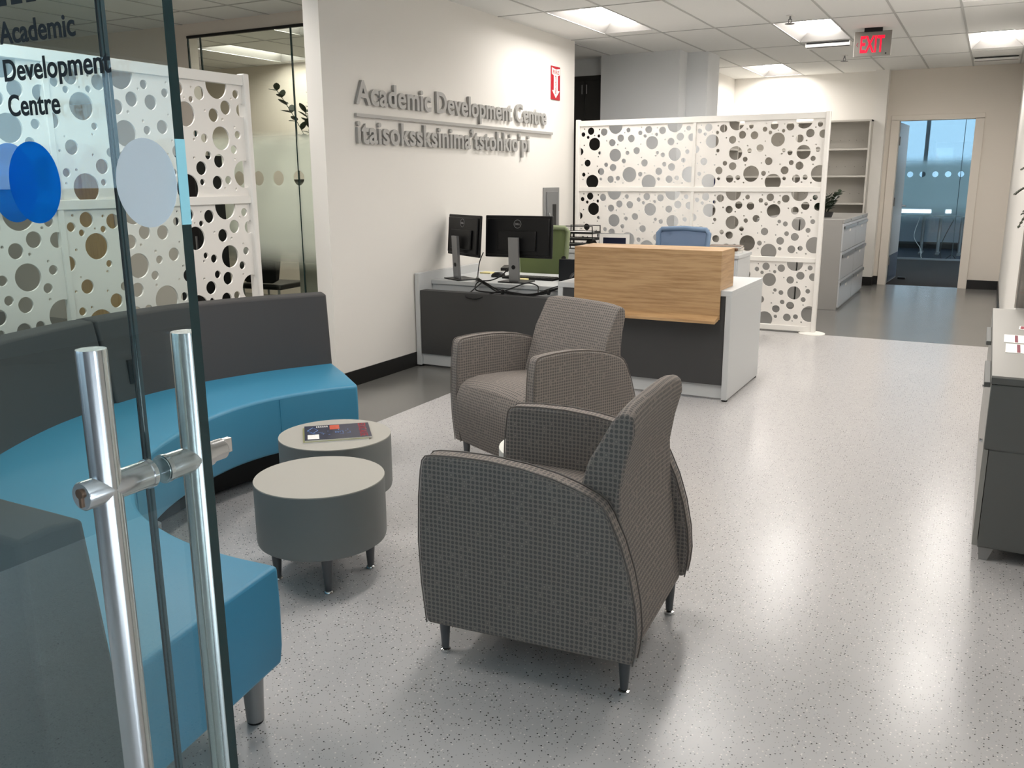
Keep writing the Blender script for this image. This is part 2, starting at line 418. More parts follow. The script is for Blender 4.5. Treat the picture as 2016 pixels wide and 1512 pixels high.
def disc(name, m, parent, c, r, ydir_normal=(0, -1, 0), th=0.0006, n=48, mi=0):
    N = Vector(ydir_normal).normalized(); Z = Vector((0, 0, 1)) if abs(N.z) < 0.9 else Vector((0, 1, 0)); X = Z.cross(N).normalized(); Y = N.cross(X)
    vs = [Vector(c)+X*r*math.cos(2*PI*k/n)+Y*r*math.sin(2*PI*k/n) for k in range(n)]
    vs += [p+N*th for p in vs]
    mb = MB().add(vs, [tuple(reversed(range(n))), tuple(range(n, 2*n))]+[(k, (k+1) % n, n+(k+1) % n, n+k) for k in range(n)])
    return mb.build(name, m, parent)

# ------------------------------------------------------------------ room shell
CEIL = 2.745; XW = -3.823
floor = MB()
def quad(mb, x0, x1, y0, y1, z, mi): mb.add([(x0, y0, z), (x1, y0, z), (x1, y1, z), (x0, y1, z)], [(0, 1, 2, 3)], mi)
quad(floor, -3.11, 3.0, -7, 8.385, 0, 0)
quad(floor, -10.0, -3.11, -7, 12.85, 0, 1)
quad(floor, -3.11, 3.0, 8.385, 12.85, 0, 1)
fl = floor.build('floor', [M['floor'], M['floor_dark']], smooth=False)
tag(fl, 'glossy pale speckled vinyl floor with darker grey border', 'floor', kind='structure')

# lamps: (x0, y0, length) cells of the ceiling grid
GX0, GP = -0.370, 0.504
def gx(k): return GX0+GP*k
LIGHTS = [(-6, 6.96, 1.25, 'recessed ceiling light above the wall lettering'), (-3, 8.44, 1.25, 'recessed ceiling light left of the exit sign'),
          (-5, 11.40, 1.25, 'recessed ceiling light in front of the bookcase alcove'), (0, 9.93, 1.22, 'recessed ceiling light right of the exit sign'),
          (0, 6.96, 1.22, 'recessed ceiling light cut off by the top right corner'),
          (-3, 5.46, 1.25, 'recessed ceiling light above the reception desk front'),
          (-3, 2.50, 1.25, 'recessed ceiling light above the armchairs'), (0, 3.98, 1.25, 'recessed ceiling light above the grey storage cabinet'), (-6, 1.0, 1.25, 'added unseen ceiling light above the near end of the curved sofa'), (-9, 3.3, 1.25, 'added unseen ceiling light in front of the warm lounge wall'),  # sofa and lounge wall lamps are added out of view to brighten that side
          (-11, 6.36, 0.46, 'short recessed ceiling light inside the glass office'), (-9, 6.96, 1.25, 'recessed ceiling light deep inside the glass office'), (-14, 6.96, 1.25, 'recessed ceiling light at the left inside the glass office'), (-10, 2.4, 1.25, 'recessed ceiling light in the lounge behind the left screen'), (-14, 2.4, 1.25, 'recessed ceiling light behind the left perforated screen')]
xs = sorted({-10.0, 3.0}|{gx(k) for k in range(-19, 7)})
ylines = [8.40+1.485*k for k in range(-5, 4)]
ys = sorted({0.66, 12.85}|set(ylines)|{l[1] for l in LIGHTS}|{l[1]+l[2] for l in LIGHTS})
ys = [y for y in ys if y <= 12.85]
ce = MB()
for i in range(len(xs)-1):
    for j in range(len(ys)-1):
        cx, cy = (xs[i]+xs[i+1])/2, (ys[j]+ys[j+1])/2
        if any(gx(k) < cx < gx(k+1) and y0 < cy < y0+L for k, y0, L, _ in LIGHTS): continue
        quad(ce, xs[i], xs[i+1], ys[j], ys[j+1], CEIL, 0)
tag(ce.build('ceiling', M['ceiling'], smooth=False), 'white tiled suspended ceiling', 'ceiling', kind='structure')
tag(MB().box(-10, 3, 0.66, 12.85, CEIL+0.16, CEIL+0.2).build('ceiling', M['ceiling']), 'slab above the suspended ceiling', 'ceiling', kind='structure')
gr = MB()
for k in range(-19, 7): gr.box(gx(k)-0.009, gx(k)+0.009, 0.66, 12.8, CEIL-0.004, CEIL+0.002)
for y in ylines: gr.box(-10, 3, y-0.009, y+0.009, CEIL-0.0035, CEIL+0.002)
tag(gr.build('trim_1', M['grid'], smooth=False), 'thin grey grid between the ceiling tiles', 'ceiling grid', kind='structure')

struct('wall_left', M['wall'], 'white wall carrying the grey lettering', 'wall', -3.95, XW, 4.60, 8.49, 0, CEIL)
struct('baseboard_left', M['base'], 'black base along the lettered white wall', 'baseboard', XW, XW+0.008, 4.60, 8.49, 0, 0.11)
struct('wall_grey', M['wall_grey'], 'grey wall behind the right perforated screen', 'wall', -3.995, -3.09, 9.59, 10.30, 0, CEIL)
struct('wall_column', M['wall_grey'], 'narrow column beside the bookcase alcove', 'wall', -3.09, -2.858, 9.85, 10.30, 0, CEIL)
struct('wall_alcove_side', M['wall'], 'left side of the bookcase alcove', 'wall', -3.45, -3.31, 10.30, 12.80, 0, CEIL)
struct('wall_back', M['wall'], 'white wall behind the tall bookcase', 'wall', -3.45, -1.31, 12.76, 12.90, 0, CEIL)
struct('wall_pilaster', M['wall'], 'pilaster between bookcase and doorway', 'wall', -1.472, -1.312, 12.62, 12.76, 0, CEIL)
bk = MB().box(-1.31, -1.25, 12.79, 12.90, 0, CEIL).box(-1.25, -0.18, 12.79, 12.90, 2.18, CEIL).box(-0.18, 0.30, 12.79, 12.90, 0, CEIL)
tag(bk.build('wall_back', M['wall_warm'], smooth=False), 'beige wall with the doorway at the far end', 'wall', kind='structure')
struct('wall_right', M['wall'], 'white wall at the right edge', 'wall', 0.18, 0.34, 5.62, 12.80, 0, CEIL)
struct('wall_right', M['wall'], 'white wall behind the storage cabinet', 'wall', 0.66, 0.80, 0.66, 5.62, 0, CEIL)
struct('wall_right', M['wall'], 'short return of the right wall', 'wall', 0.34, 0.80, 5.62, 5.74, 0, CEIL)
bb = MB().box(-0.18, 0.18, 12.782, 12.79, 0, 0.115).box(0.172, 0.18, 5.62, 12.79, 0, 0.115)
tag(bb.build('baseboard_right', M['base'], smooth=False), 'black base right of the doorway', 'baseboard', kind='structure')
bb = MB().box(-1.478, -1.306, 12.612, 12.62, 0, 0.115).box(-1.312, -1.304, 12.62, 12.79, 0, 0.115).box(-1.31, -1.25, 12.782, 12.79, 0, 0.115)
tag(bb.build('baseboard_back', M['base'], smooth=False), 'black base around the pilaster', 'baseboard', kind='structure')
at_ = MB().box(-7, 5, -5.2, -5.0, 0, 1.35).box(-7, 5, -5.2, -5.0, 2.5, 4.0).box(-1.5, 5, -5.2, -5.0, 1.35, 2.5)
tag(at_.build('wall_atrium', M['wall_dark'], smooth=False), 'back wall of the entrance hall behind the camera', 'wall', kind='structure')
at_ = MB().box(-7.2, -7, -5.2, 0.66, 0, 1.35).box(-7.2, -7, -5.2, 0.66, 2.5, 4.0).box(-7.2, -7, -0.4, 0.66, 1.35, 2.5)
tag(at_.build('wall_atrium_side', M['wall_dark'], smooth=False), 'left side wall of the entrance hall around the added tinted window', 'wall', kind='structure')
hw2 = thing('fill_window', 'added tinted corner window behind the camera, for reflections and fill', 'window', (0, 0, 0), kind='structure')  # added out of view for glass reflections and a bluish fill
boxpart('pane', M['fill_glass'], hw2, -7.0, -1.5, -5.12, -5.11, 1.35, 2.5); boxpart('pane', M['fill_glass'], hw2, -7.12, -7.11, -5.1, -0.4, 1.35, 2.5)
for x in (-5.4, -3.9, -2.4): boxpart('mullion', M['aluminium'], hw2, x-0.03, x+0.03, -5.15, -5.05, 1.35, 2.5)
at_ = MB().box(5, 5.2, -5.2, -1.35, 0, 4.0).box(5, 5.2, -0.25, 0.78, 0, 4.0).box(5, 5.2, -1.35, -0.25, 0, 0.5).box(5, 5.2, -1.35, -0.25, 2.6, 4.0)
tag(at_.build('wall_atrium_side', M['wall_dark'], smooth=False), 'right side wall of the entrance hall with its tall window', 'wall', kind='structure')
struct('ceiling', M['ceiling'], 'ceiling of the entrance hall behind the camera', 'ceiling', -7.2, 5.2, -5.2, 0.66, 4.0, 4.1)
struct('wall_atrium_front', M['wall'], 'wall beside the entrance on the right', 'wall', 0.8, 5, 0.66, 0.78, 0, 4.0)
struct('wall_atrium_front', M['wall'], 'wall above the entrance', 'wall', -7, 5, 0.66, 0.78, 2.9, 4.0)
# corridor beyond the lettered wall, closed by dark cupboards
struct('wall_corridor_end', M['wall_grey'], 'end wall of the dim corridor', 'wall', -6.1, -6.0, 8.49, 9.87, 0, CEIL)
struct('wall_behind_column', M['wall_grey'], 'wall closing the space behind the grey wall', 'wall', -3.995, -3.45, 10.20, 10.30, 0, CEIL)
struct('wall_corridor', M['wall_grey'], 'dim wall above the dark cupboards', 'wall', -6.0, -3.995, 9.75, 9.87, 2.56, CEIL)
cup = thing('cupboard', 'tall dark cupboard seen past the end of the lettered wall', 'cupboard', (-4.5, 9.75, 0))
boxpart('body', M['dark_cab'], cup, -1.4, 0.5, 0.02, 0.6, 0.0, 2.56)
for a, b in ((-0.9, 0.24), (0.246, 0.49)): 
    d = boxpart('door', M['dark_cab'], cup, a, b, 0, 0.02, 0.05, 2.50, bevel=0.002)
for hx in (0.215, 0.272): MB().tube([(hx, -0.02, 2.36), (hx, -0.02, 2.46)], 0.006).build('handle', M['stand'], cup)

# glass office on the left: bulkhead, glazing, walls
struct('wall_bulkhead', M['wall_warm'], 'bulkhead above the office glazing', 'wall', -10, -3.95, 5.88, 6.0, 2.645, CEIL)
struct('wall_office_back', M['wall_warm'], 'back wall of the glass office', 'wall', -10, -3.95, 8.37, 8.49, 0, CEIL)
struct('wall_far_left', M['wall_warm'], 'left wall of the lounge behind the perforated screen', 'wall', -10.1, -10.0, -0.5, 8.49, 0, CEIL)
struct('wall_entrance_left', M['wall_warm'], 'entrance wall behind the left screen', 'wall', -10, -4.4, 0.66, 0.78, 0, CEIL)
struct('wall_lintel', M['wall'], 'wall above the entrance glass', 'wall', -4.4, 0.8, 0.66, 0.78, 2.52, CEIL)
struct('wall_lounge', M['wall_warm'], 'warm white wall left of the office glass', 'wall', -10, -6.375, 5.88, 6.0, 0, 2.645)
gw = thing('window_1', 'frosted glass wall of the office beyond the left screen', 'glass wall', (0, 5.88, 0), kind='structure')
JX = [-3.955, -5.19, -6.215, -6.365]
for a, b in zip(JX, JX[1:]):
    if a-b < 0.2: 
        continue
    boxpart('pane', M['frost_office'], gw, b+0.003, a-0.003, 0.0, 0.010, 0.02, 2.64)
boxpart('pane', M['glass_clear'], gw, -6.362, -6.218, 0.0, 0.010, 0.02, 2.64)
boxpart('head_rail', M['black_matte'], gw, -6.365, -3.955, -0.012, 0.022, 2.625, 2.645)
boxpart('sill_rail', M['aluminium'], gw, -6.365, -3.955, -0.012, 0.022, 0.0, 0.03)
for x in JX[1:4]: boxpart('joint', M['glass_edge'], gw, x-0.005, x+0.005, -0.002, 0.012, 0.02, 2.64)

# ------------------------------------------------------------------ entrance glass
fx = thing('window_2', 'fixed entrance glass pane behind the sliding leaf', 'glass pane', (0, 0, 0), kind='structure')
g = MB().box(-2.6, -0.832, 0.650, 0.662, 0.02, 2.50, 0); g.mi[-1] = 1
g.build('pane', [M['glass_leaf'], M['edge_grey']], fx, smooth=False)
disc('dot', M['dot_blue'], fx, (-1.006, 0.6495, 1.413), 0.045)
MB().tube([(-0.8318, 0.6515, 0.02), (-0.8318, 0.6515, 2.5)], 0.0012, 6).build('gasket', M['black'], fx)
MB().tube([(-0.8318, 0.6565, 0.02), (-0.8318, 0.6565, 2.5)], 0.0010, 6).build('gasket', M['glass_edge'], fx)

dr = thing('door_1', 'glass entrance door with steel pull handles and lettering', 'glass door', (0, 0, 0), kind='structure')
g = MB().box(-1.95, -0.700, 0.620, 0.632, 0.015, 2.48, 0); g.mi[-1] = 1
g.build('pane', [M['glass_leaf'], M['glass_edge']], dr, smooth=False)
disc('dot', M['dot_white'], dr, (-0.7445, 0.6195, 1.4125), 0.0435)
disc('dot', M['dot_blue'], dr, (-0.920, 0.6195, 1.4133), 0.0435)
boxpart('painted_refraction', M['painted_refraction'], dr, -0.7003, -0.6992, 0.6202, 0.6318, 1.3725, 1.454)  # pale cyan sliver paints the white dot's refraction onto the glass edge
for s_, z_, w_ in (('Academic', 1.5572, 0.123), ('Development', 1.5197, 0.170), ('Centre', 1.4838, 0.086)):
    text('lettering', s_, M['vinyl_black'], dr, (-0.9480, 0.6192, z_), (1, 0, 0), (0, 0, 1), w_, 0.0215, 0.0004, bold=0.02)
eb = MB()
for a, b in ((-0.975, -0.950), (-0.946, -0.929), (-0.921, -0.903), (-0.896, -0.881)): eb.box(a, b, 0.6188, 0.6194, 1.594, 1.606)
eb.build('emblem', M['vinyl_black'], dr)
for side, yb, HX in (('outer', 0.565, -0.783), ('inner', 0.683, -0.781)):
    BR = 0.0152 if side == 'outer' else 0.0163
    p = MB().lathe([(0.0, 0.30), (BR-0.0005, 0.30), (BR, 0.303), (BR, 1.2485), (BR-0.0005, 1.2505), (0.0, 1.2505)], 40, (HX, yb, 0)).build('pull_handle', M['steel'], dr)
    for z_ in (1.103, 0.42):
        ya, ybb = ((0.535, 0.6185) if side == 'outer' else (0.6335, 0.700))
        if z_ < 1: ya, ybb = ((0.55, 0.6185) if side == 'outer' else (0.6335, 0.69))
        st = MB().tube([(HX, ya, z_), (HX, ya+0.0015, z_), (HX, ybb, z_)], [0.0140, 0.0152, 0.0152], 32).build('standoff', M['steel_round'], p)
        if z_ > 1:
            yy = 0.614 if side == 'outer' else 0.634
            MB().tube([(HX, yy, z_), (HX, yy+0.005, z_)], 0.0164, 32).build('collar', M['chrome'], p)
    if side == 'outer':
        lk = MB().tube([(HX, 0.5325, 1.1065), (HX, 0.536, 1.1065)], 0.0052, 20).box(HX-0.0018, HX+0.0018, 0.533, 0.536, 1.092, 1.103)
        lk.build('key_cylinder', M['bronze'], p)
    else:
        MB().tube([(HX, 0.700, 1.103), (HX, 0.722, 1.103)], [0.0125, 0.0125], 28).box(HX-0.004, HX+0.004, 0.722, 0.735, 1.096, 1.114).build('thumb_turn', M['steel_round'], p, bevel=0.001)

# ------------------------------------------------------------------ wall lettering and wall fixtures
ws = thing('wall_lettering', 'raised grey lettering in two lines on the white wall', 'sign', (0, 0, 0))
WX = XW+0.004
for w_, a_, b_ in (('Academic', 4.912, 5.822), ('Development', 5.898, 7.118), ('Centre', 7.186, 7.804)):
    text('lettering', w_, M['letter'], ws, (WX, a_, 1.912), (0, 1, 0), (0, 0, 1), b_-a_, 0.150, 0.020, bold=0.022, spacing=1.04)
text('lettering', "itaisokssksinima\u2019tstohkio\u2019pi", M['letter'], ws, (WX, 4.915, 1.657), (0, 1, 0), (0, 0, 1), 2.535, 0.150, 0.020, bold=0.022, spacing=1.06)
boxpart('divider_bar', M['letter'], ws, WX, WX+0.02, 4.912, 7.950, 1.826, 1.848)

fs = thing('fire_extinguisher_sign', 'red and white FIRE sign with arrow, projecting from the lettered wall', 'sign', (XW+0.001, 8.035, 2.155))
boxpart('plate', M['red'], fs, 0.0, 0.008, -0.098, 0.098, 0.0, 0.305, bevel=0.001)
def flat(mb, pts, x, mi=0, th=0.0012):
    n = len(pts); vs = [(x, y, z) for y, z in pts]+[(x+th, y, z) for y, z in pts]
    mb.add(vs, [tuple(range(n)), tuple(range(n, 2*n))]+[(i, (i+1) % n, n+(i+1) % n, n+i) for i in range(n)], mi)
a = MB()
flat(a, [(-0.088, 0.290), (0.0, 0.278), (0.088, 0.290), (0.088, 0.232), (0.045, 0.222), (0.045, 0.085), (0.085, 0.085), (0.0, 0.015), (-0.085, 0.085), (-0.045, 0.085), (-0.045, 0.222), (-0.088, 0.232)], 0.008)
a.build('arrow', M['white'], fs, smooth=False)
text('lettering', 'FIRE', M['red'], fs, (0.0094, -0.068, 0.234), (0, 1, 0), (0, 0, 1), 0.136, 0.036, 0.0006, bold=0.01)
for i, ch in enumerate('EXTINGUISHER'):
    w = 0.011 if ch == 'I' else 0.034
    text('lettering', ch, M['red'], fs, (0.0094, -w/2, 0.209-i*0.0142), (0, 1, 0), (0, 0, 1), w, 0.0118, 0.0006, bold=0.01)

ex = thing('extinguisher_cabinet', 'recessed steel cabinet with dark window on the lettered wall', 'cabinet', (XW, 7.94, 0.72))
boxpart('frame', M['stand'], ex, 0.0, 0.022, -0.165, 0.165, 0.0, 0.61, bevel=0.003)
d_ = boxpart('door', M['grey_metal'], ex, 0.020, 0.030, -0.125, 0.125, 0.04, 0.57, bevel=0.003)
boxpart('window', M['black'], d_, 0.0285, 0.033, -0.005, 0.075, 0.08, 0.45, bevel=0.002)
MB().tube([(0.036, -0.09, 0.27), (0.042, -0.09, 0.30), (0.042, -0.09, 0.34), (0.036, -0.09, 0.37)], 0.006).build('handle', M['chrome'], d_)

# ------------------------------------------------------------------ ceiling fixtures
def troffer(k, y0, L, label):
    x0, x1 = gx(k)+0.009, gx(k+1)-0.009; w = x1-x0
    t = thing('ceiling_light', label, 'ceiling light', ((x0+x1)/2, y0+L/2, CEIL), group='recessed ceiling lights')
    h = L/2-0.004; hw = w/2
    pan = MB()
    lx = 0.150; zi = 0.085; e = 0.085
    O = [(-hw, -h, 0), (hw, -h, 0), (hw, h, 0), (-hw, h, 0)]; I = [(-lx, -h+e, zi), (lx, -h+e, zi), (lx, h-e, zi), (-lx, h-e, zi)]
    T = [(x, y, 0.125) for x, y, z in O]
    pan.add(O+I+T, [(0, 1, 5, 4), (1, 2, 6, 5), (2, 3, 7, 6), (3, 0, 4, 7), (8, 9, 10, 11), (0, 1, 9, 8), (1, 2, 10, 9), (2, 3, 11, 10), (3, 0, 8, 11)])
    pan.build('housing', M['trough'], t, smooth=False)
    prof = [(-lx, zi), (-lx*0.7, zi-0.022), (0, zi-0.032), (lx*0.7, zi-0.022), (lx, zi)]
    MB().prism(prof, lambda u, v, q: (u, q, v), -h+e, h-e).build('diffuser', M['lens'], t)
    return t
for l in LIGHTS: troffer(*l)
def slot(x0, x1, y0, y1, label, drop=0.03):
    t = thing('air_vent', label, 'vent', ((x0+x1)/2, (y0+y1)/2, CEIL), group='ceiling air vents')
    hx, hy = (x1-x0)/2, (y1-y0)/2
    boxpart('frame', M['pan'], t, -hx, hx, -hy, hy, -drop, -0.004, bevel=0.003)
    boxpart('slot', M['black_matte'], t, -hx+0.01, hx-0.01, -hy-0.002, -hy+0.002, -drop*0.45, -drop*0.15)
    boxpart('slot', M['black_matte'], t, -hx+0.01, hx-0.01, -hy+0.03, -hy+0.06, -drop-0.002, -drop+0.002)
slot(-1.83, -1.40, 9.74, 9.92, 'white slot air vent beside the light left of the exit sign', 0.05)
slot(-0.35, 0.11, 11.9, 12.06, 'white slot air vent beyond the light right of the exit sign', 0.04)

def sprinkler(x, y, label):
    t = thing('sprinkler', label, 'sprinkler', (x, y, CEIL), group='ceiling sprinklers')
    MB().lathe([(0.0, -0.006), (0.032, -0.006), (0.034, 0.0)], 20).build('escutcheon', M['pan'], t)
    MB().tube([(0, 0, -0.004), (0, 0, -0.03)], 0.008).tube([(-0.012, 0, -0.03), (-0.012, 0, -0.055), (0, 0, -0.062)], 0.003).tube([(0.012, 0, -0.03), (0.012, 0, -0.055), (0, 0, -0.062)], 0.003).box(-0.014, 0.014, -0.004, 0.004, -0.034, -0.028).build('frame', M['grey_metal'], t)
    MB().lathe([(0.0, -0.066), (0.040, -0.068), (0.040, -0.064), (0.0, -0.062)], 20).build('deflector', M['grey_metal'], t)
sprinkler(-1.66, 8.10, 'ceiling sprinkler in front of the light left of the exit sign')
sprinkler(-1.62, 10.95, 'smaller looking ceiling sprinkler behind the exit sign')

es = thing('exit_sign', 'hanging grey EXIT sign with glowing red letters', 'exit sign', (-1.115, 9.13, CEIL), math.radians(4))
boxpart('canopy', M['black'], es, -0.078, 0.078, -0.03, 0.03, -0.035, 0.0, bevel=0.002)
boxpart('panel', M['acrylic'], es, -0.158, 0.158, -0.008, 0.008, -0.245, -0.028, bevel=0.001)
text('lettering', 'EXIT', M['red_lit'], es, (-0.105, -0.0082, -0.210), (1, 0, 0), (0, 0, 1), 0.205, 0.142, 0.001, bold=0.02)
for sx in (-1, 1): boxpart('edge_strip', M['white'], es, sx*0.159-0.0015, sx*0.159+0.0015, -0.010, 0.010, -0.245, -0.06 if sx < 0 else -0.15)
ch = MB()
for sg in (-1, 1): ch.add([(-0.140, -0.0095, -0.142), (-0.134, -0.0095, -0.142), (-0.122, -0.0095, -0.142+sg*0.018), (-0.128, -0.0095, -0.142+sg*0.018)], [(0, 1, 2, 3)])
ch.build('chevron', M['red_dim'], es, smooth=False)
disc('test_button', M['black'], es, (0.118, -0.0082, -0.226), 0.007)

# ------------------------------------------------------------------ perforated screens
HOLES = "48,566,7;34,514,22;117,544,36;157,501,6;86,485,16;202,496,16;207,557,8;258,531,36;157,418,62;289,446,8;380,581,71;478,520,7;514,543,22;435,469,35;546,462,36;347,427,35;407,408,8;490,371,8;381,307,62;650,563,7;722,542,35;638,513,22;688,483,17;759,500,6;804,495,16;810,556,7;862,530,35;891,445,7;648,408,7;759,419,62;983,583,74;1120,543,23;1084,518,7;1039,468,37;1152,460,36;950,424,35;1012,406,8;991,306,62;1095,369,7;1114,328,22;1078,249,23;1081,198,7;964,187,36;942,73,36;1020,85,23;992,43,7;1074,37,8;1141,117,74;604,347,34;509,327,21;817,324,17;802,295,8;873,303,23;890,215,22;792,201,7;658,282,7;688,230,35;625,215,7;473,250,23;477,200,8;286,216,22;190,203,7;360,189,36;233,151,35;84,235,34;54,282,5;22,218,7;2,348,36;47,409,7;214,332,17;200,296,7;44,122,20;94,135,7;36,75,6;138,52,68;232,78,16;337,74,35;388,46,8;414,85,23;470,39,8;534,119,73;648,122,23;695,134,7;637,73,7;736,44,74;836,76,17;836,148,36"
HOLES = [tuple(float(q)/1000 for q in h.split(',')) for h in HOLES.split(';')]
def clip_rect(poly, w, h):
    def side(p, ins, cut):
        out = []
        for i in range(len(p)):
            a, b = p[i-1], p[i]
            if ins(b):
                if not ins(a): out.append(cut(a, b))
                out.append(b)
            elif ins(a): out.append(cut(a, b))
        return out
    def cx(v): return lambda a, b: (v, a[1]+(b[1]-a[1])*(v-a[0])/(b[0]-a[0]))
    def cy(v): return lambda a, b: (a[0]+(b[0]-a[0])*(v-a[1])/(b[1]-a[1]), v)
    poly = side(poly, lambda p: p[0] >= 0, cx(0.0)); poly = side(poly, lambda p: p[0] <= w, cx(w)) if poly else poly
    poly = side(poly, lambda p: p[1] >= 0, cy(0.0)) if poly else poly; poly = side(poly, lambda p: p[1] <= h, cy(h)) if poly else poly
    return poly
def perforated_mesh(w, h, th):
    """one panel of the screen, its round holes cut right through"""
    V = [Vector((0, 0)), Vector((w, 0)), Vector((w, h)), Vector((0, h))]; E = [(0, 1), (1, 2), (2, 3), (3, 0)]
    for cx, cy, r in HOLES:
        n = 12 if r < 0.012 else (24 if r < 0.04 else 40)
        poly = clip_rect([(cx+r*math.cos(2*PI*(k+0.37)/n), cy+r*math.sin(2*PI*(k+0.37)/n)) for k in range(n)], w, h)
        if len(poly) < 3: continue
        o = len(V); V += [Vector(p) for p in poly]; E += [(o+k, o+(k+1) % len(poly)) for k in range(len(poly))]
    vs, es_, fs_, *_ = geometry.delaunay_2d_cdt(V, E, [], 1, 1e-6)
    keep = []
    for f in fs_:
        c = sum((vs[i] for i in f), Vector((0, 0)))/len(f)
        if any((c.x-cx)**2+(c.y-cy)**2 < (r*0.995)**2 for cx, cy, r in HOLES): continue
        keep.append(tuple(f))
    cnt = {}
    for f in keep:
        for i in range(len(f)):
            a, b = f[i], f[(i+1) % len(f)]; cnt[(a, b)] = 1
    N = len(vs); faces = [tuple(f) for f in keep]+[tuple(N+i for i in reversed(f)) for f in keep]
    for (a, b) in cnt:
        if (b, a) not in cnt: faces.append((a, b, b+N, a+N))
    verts = [(p.x, 0.0, p.y) for p in vs]+[(p.x, th, p.y) for p in vs]
    used = sorted({i for f in faces for i in f}); mp = {u: i for i, u in enumerate(used)}
    me = bpy.data.meshes.new('panel'); me.from_pydata([verts[u] for u in used], [], [tuple(mp[i] for i in f) for f in faces])
    bm = bmesh.new(); bm.from_mesh(me); bmesh.ops.recalc_face_normals(bm, faces=bm.faces[:]); bm.to_mesh(me); bm.free()
    me.materials.append(M['panel_white']); return me
PW, PH = 1.166, 0.592
PANEL = perforated_mesh(PW, PH, 0.010)
def screen(label, loc, rotz):
    t = thing('perforated_screen', label, 'room divider', loc, rotz, group='white perforated room dividers')
    W = 2.44; cells = [(0.040, 0.040+PW), (W-0.040-PW, W-0.040)]
    zs = (0.062, 0.695, 1.330); 
    for z0 in zs:
        for x0, x1 in cells:
            o = bpy.data.objects.new('panel', PANEL); COL.objects.link(o); o.parent = t; o.location = (x0, -0.005, z0)
    for x0, x1 in ((0.0, 0.040), (W-0.040, W)): boxpart('post', M['trim_white'], t, x0, x1, -0.03, 0.03, 0.012, 1.985, bevel=0.008, seg=3)
    boxpart('mullion', M['trim_white'], t, 0.040+PW, W-0.040-PW, -0.016, 0.016, 0.012, 1.96, bevel=0.002)
    for z0, z1 in ((0.014, 0.062), (0.654, 0.695), (1.287, 1.330), (1.922, 1.975)):
        boxpart('rail', M['trim_white'], t, 0.038, W-0.038, -0.018, 0.018, z0, z1, bevel=0.002)
    for x in (0.03, W/2, W-0.03):
        MB().lathe([(0.0, 0.0), (0.118, 0.0), (0.118, 0.004), (0.10, 0.010), (0.04, 0.016), (0.0, 0.017)], 36).build('foot', M['trim_white'], t, loc=(x, 0, 0))
    return t
screen('perforated white screen standing behind the reception desk', (-3.76, 8.42, 0), 0)
screen('perforated white screen standing behind the curved sofa', (-3.72, 1.385, 0), PI/2)

# ------------------------------------------------------------------ curved sofa
INN = [(-2.612, 3.292), (-2.705, 3.162), (-2.800, 2.930), (-2.826, 2.740), (-2.803, 2.552), (-2.750, 2.363), (-2.651, 2.144), (-2.520, 1.955), (-2.345, 1.790), (-2.165, 1.665), (-1.927, 1.585), (-1.720, 1.560), (-1.528, 1.567)]
OUT = [(-3.050, 3.640), (-3.204, 3.356), (-3.318, 3.020), (-3.355, 2.731), (-3.335, 2.495), (-3.285, 2.250), (-3.195, 2.030), (-3.050, 1.775), (-2.840, 1.500), (-2.560, 1.260), (-2.200, 1.090), (-1.800, 1.020), (-1.430, 1.010)]
TOPF = [(-3.070, 3.640), (-3.245, 3.350), (-3.375, 3.020), (-3.405, 2.710), (-3.375, 2.440), (-3.310, 2.160), (-3.240, 1.960), (-3.085, 1.690), (-2.870, 1.420), (-2.580, 1.175), (-2.200, 1.010), (-1.800, 0.950), (-1.385, 0.945)]
def offset(poly, d):
    out = []
    for i, p in enumerate(poly):
        a = poly[max(i-1, 0)]; b = poly[min(i+1, len(poly)-1)]; t = (b-a).normalized(); out.append(p+Vector((t.y, -t.x))*d)
    return out
so = thing('curved_sofa', 'long curved sofa with blue vinyl seat and charcoal backrest', 'sofa', (0, 0, 0))
NS = 60
inn = spline(INN, NS); outl = spline(OUT, NS); topf = spline(TOPF, NS)
topr = offset(topf, -0.125); botr = offset(outl, -0.16)
if (topr[30]-Vector((-1.7, 2.7))).length < (topf[30]-Vector((-1.7, 2.7))).length:
    topr = offset(topf, 0.125); botr = offset(outl, 0.16)
def loft(sections, m, name, parent, bevel, cap=True, uv=False):
    """sections: list of closed loops of 3-D points"""
    n = len(sections[0]); mb = MB(); vs = [p for s in sections for p in s]; fs_ = []
    for i in range(len(sections)-1):
        for k in range(n): fs_.append((i*n+k, i*n+(k+1) % n, (i+1)*n+(k+1) % n, (i+1)*n+k))
    fs_.append(tuple(reversed(range(n)))); fs_.append(tuple(range((len(sections)-1)*n, len(sections)*n)))
    mb.add(vs, fs_); return mb.build(name, m, parent, bevel=bevel, seg=3, uv=uv, angle=50)
def seat_sec(i, z=0.45, zb=0.172):
    a, b = inn[i], outl[i]; d = (b-a).normalized(); bb_ = b+d*0.03
    return [(a.x+d.x*0.012, a.y+d.y*0.012, zb), (a.x, a.y, zb+0.05), (a.x-d.x*0.004, a.y-d.y*0.004, 0.33), (a.x, a.y, z-0.006), (a.x+d.x*0.02, a.y+d.y*0.02, z), ((a.x+b.x)/2, (a.y+b.y)/2, z+0.004), (bb_.x, bb_.y, z-0.002), (bb_.x, bb_.y, zb)]
st_ = loft([seat_sec(i) for i in range(NS)], M['blue_seat'], 'seat', so, 0.012)
for i in (9, 38):
    a_, d_ = inn[i], (outl[i]-inn[i]).normalized()
    MB().tube([(a_.x-d_.x*0.0035, a_.y-d_.y*0.0035, z) for z in (0.20, 0.3, 0.43)], 0.002, 6).build('seam', M['blue_seat'], st_)
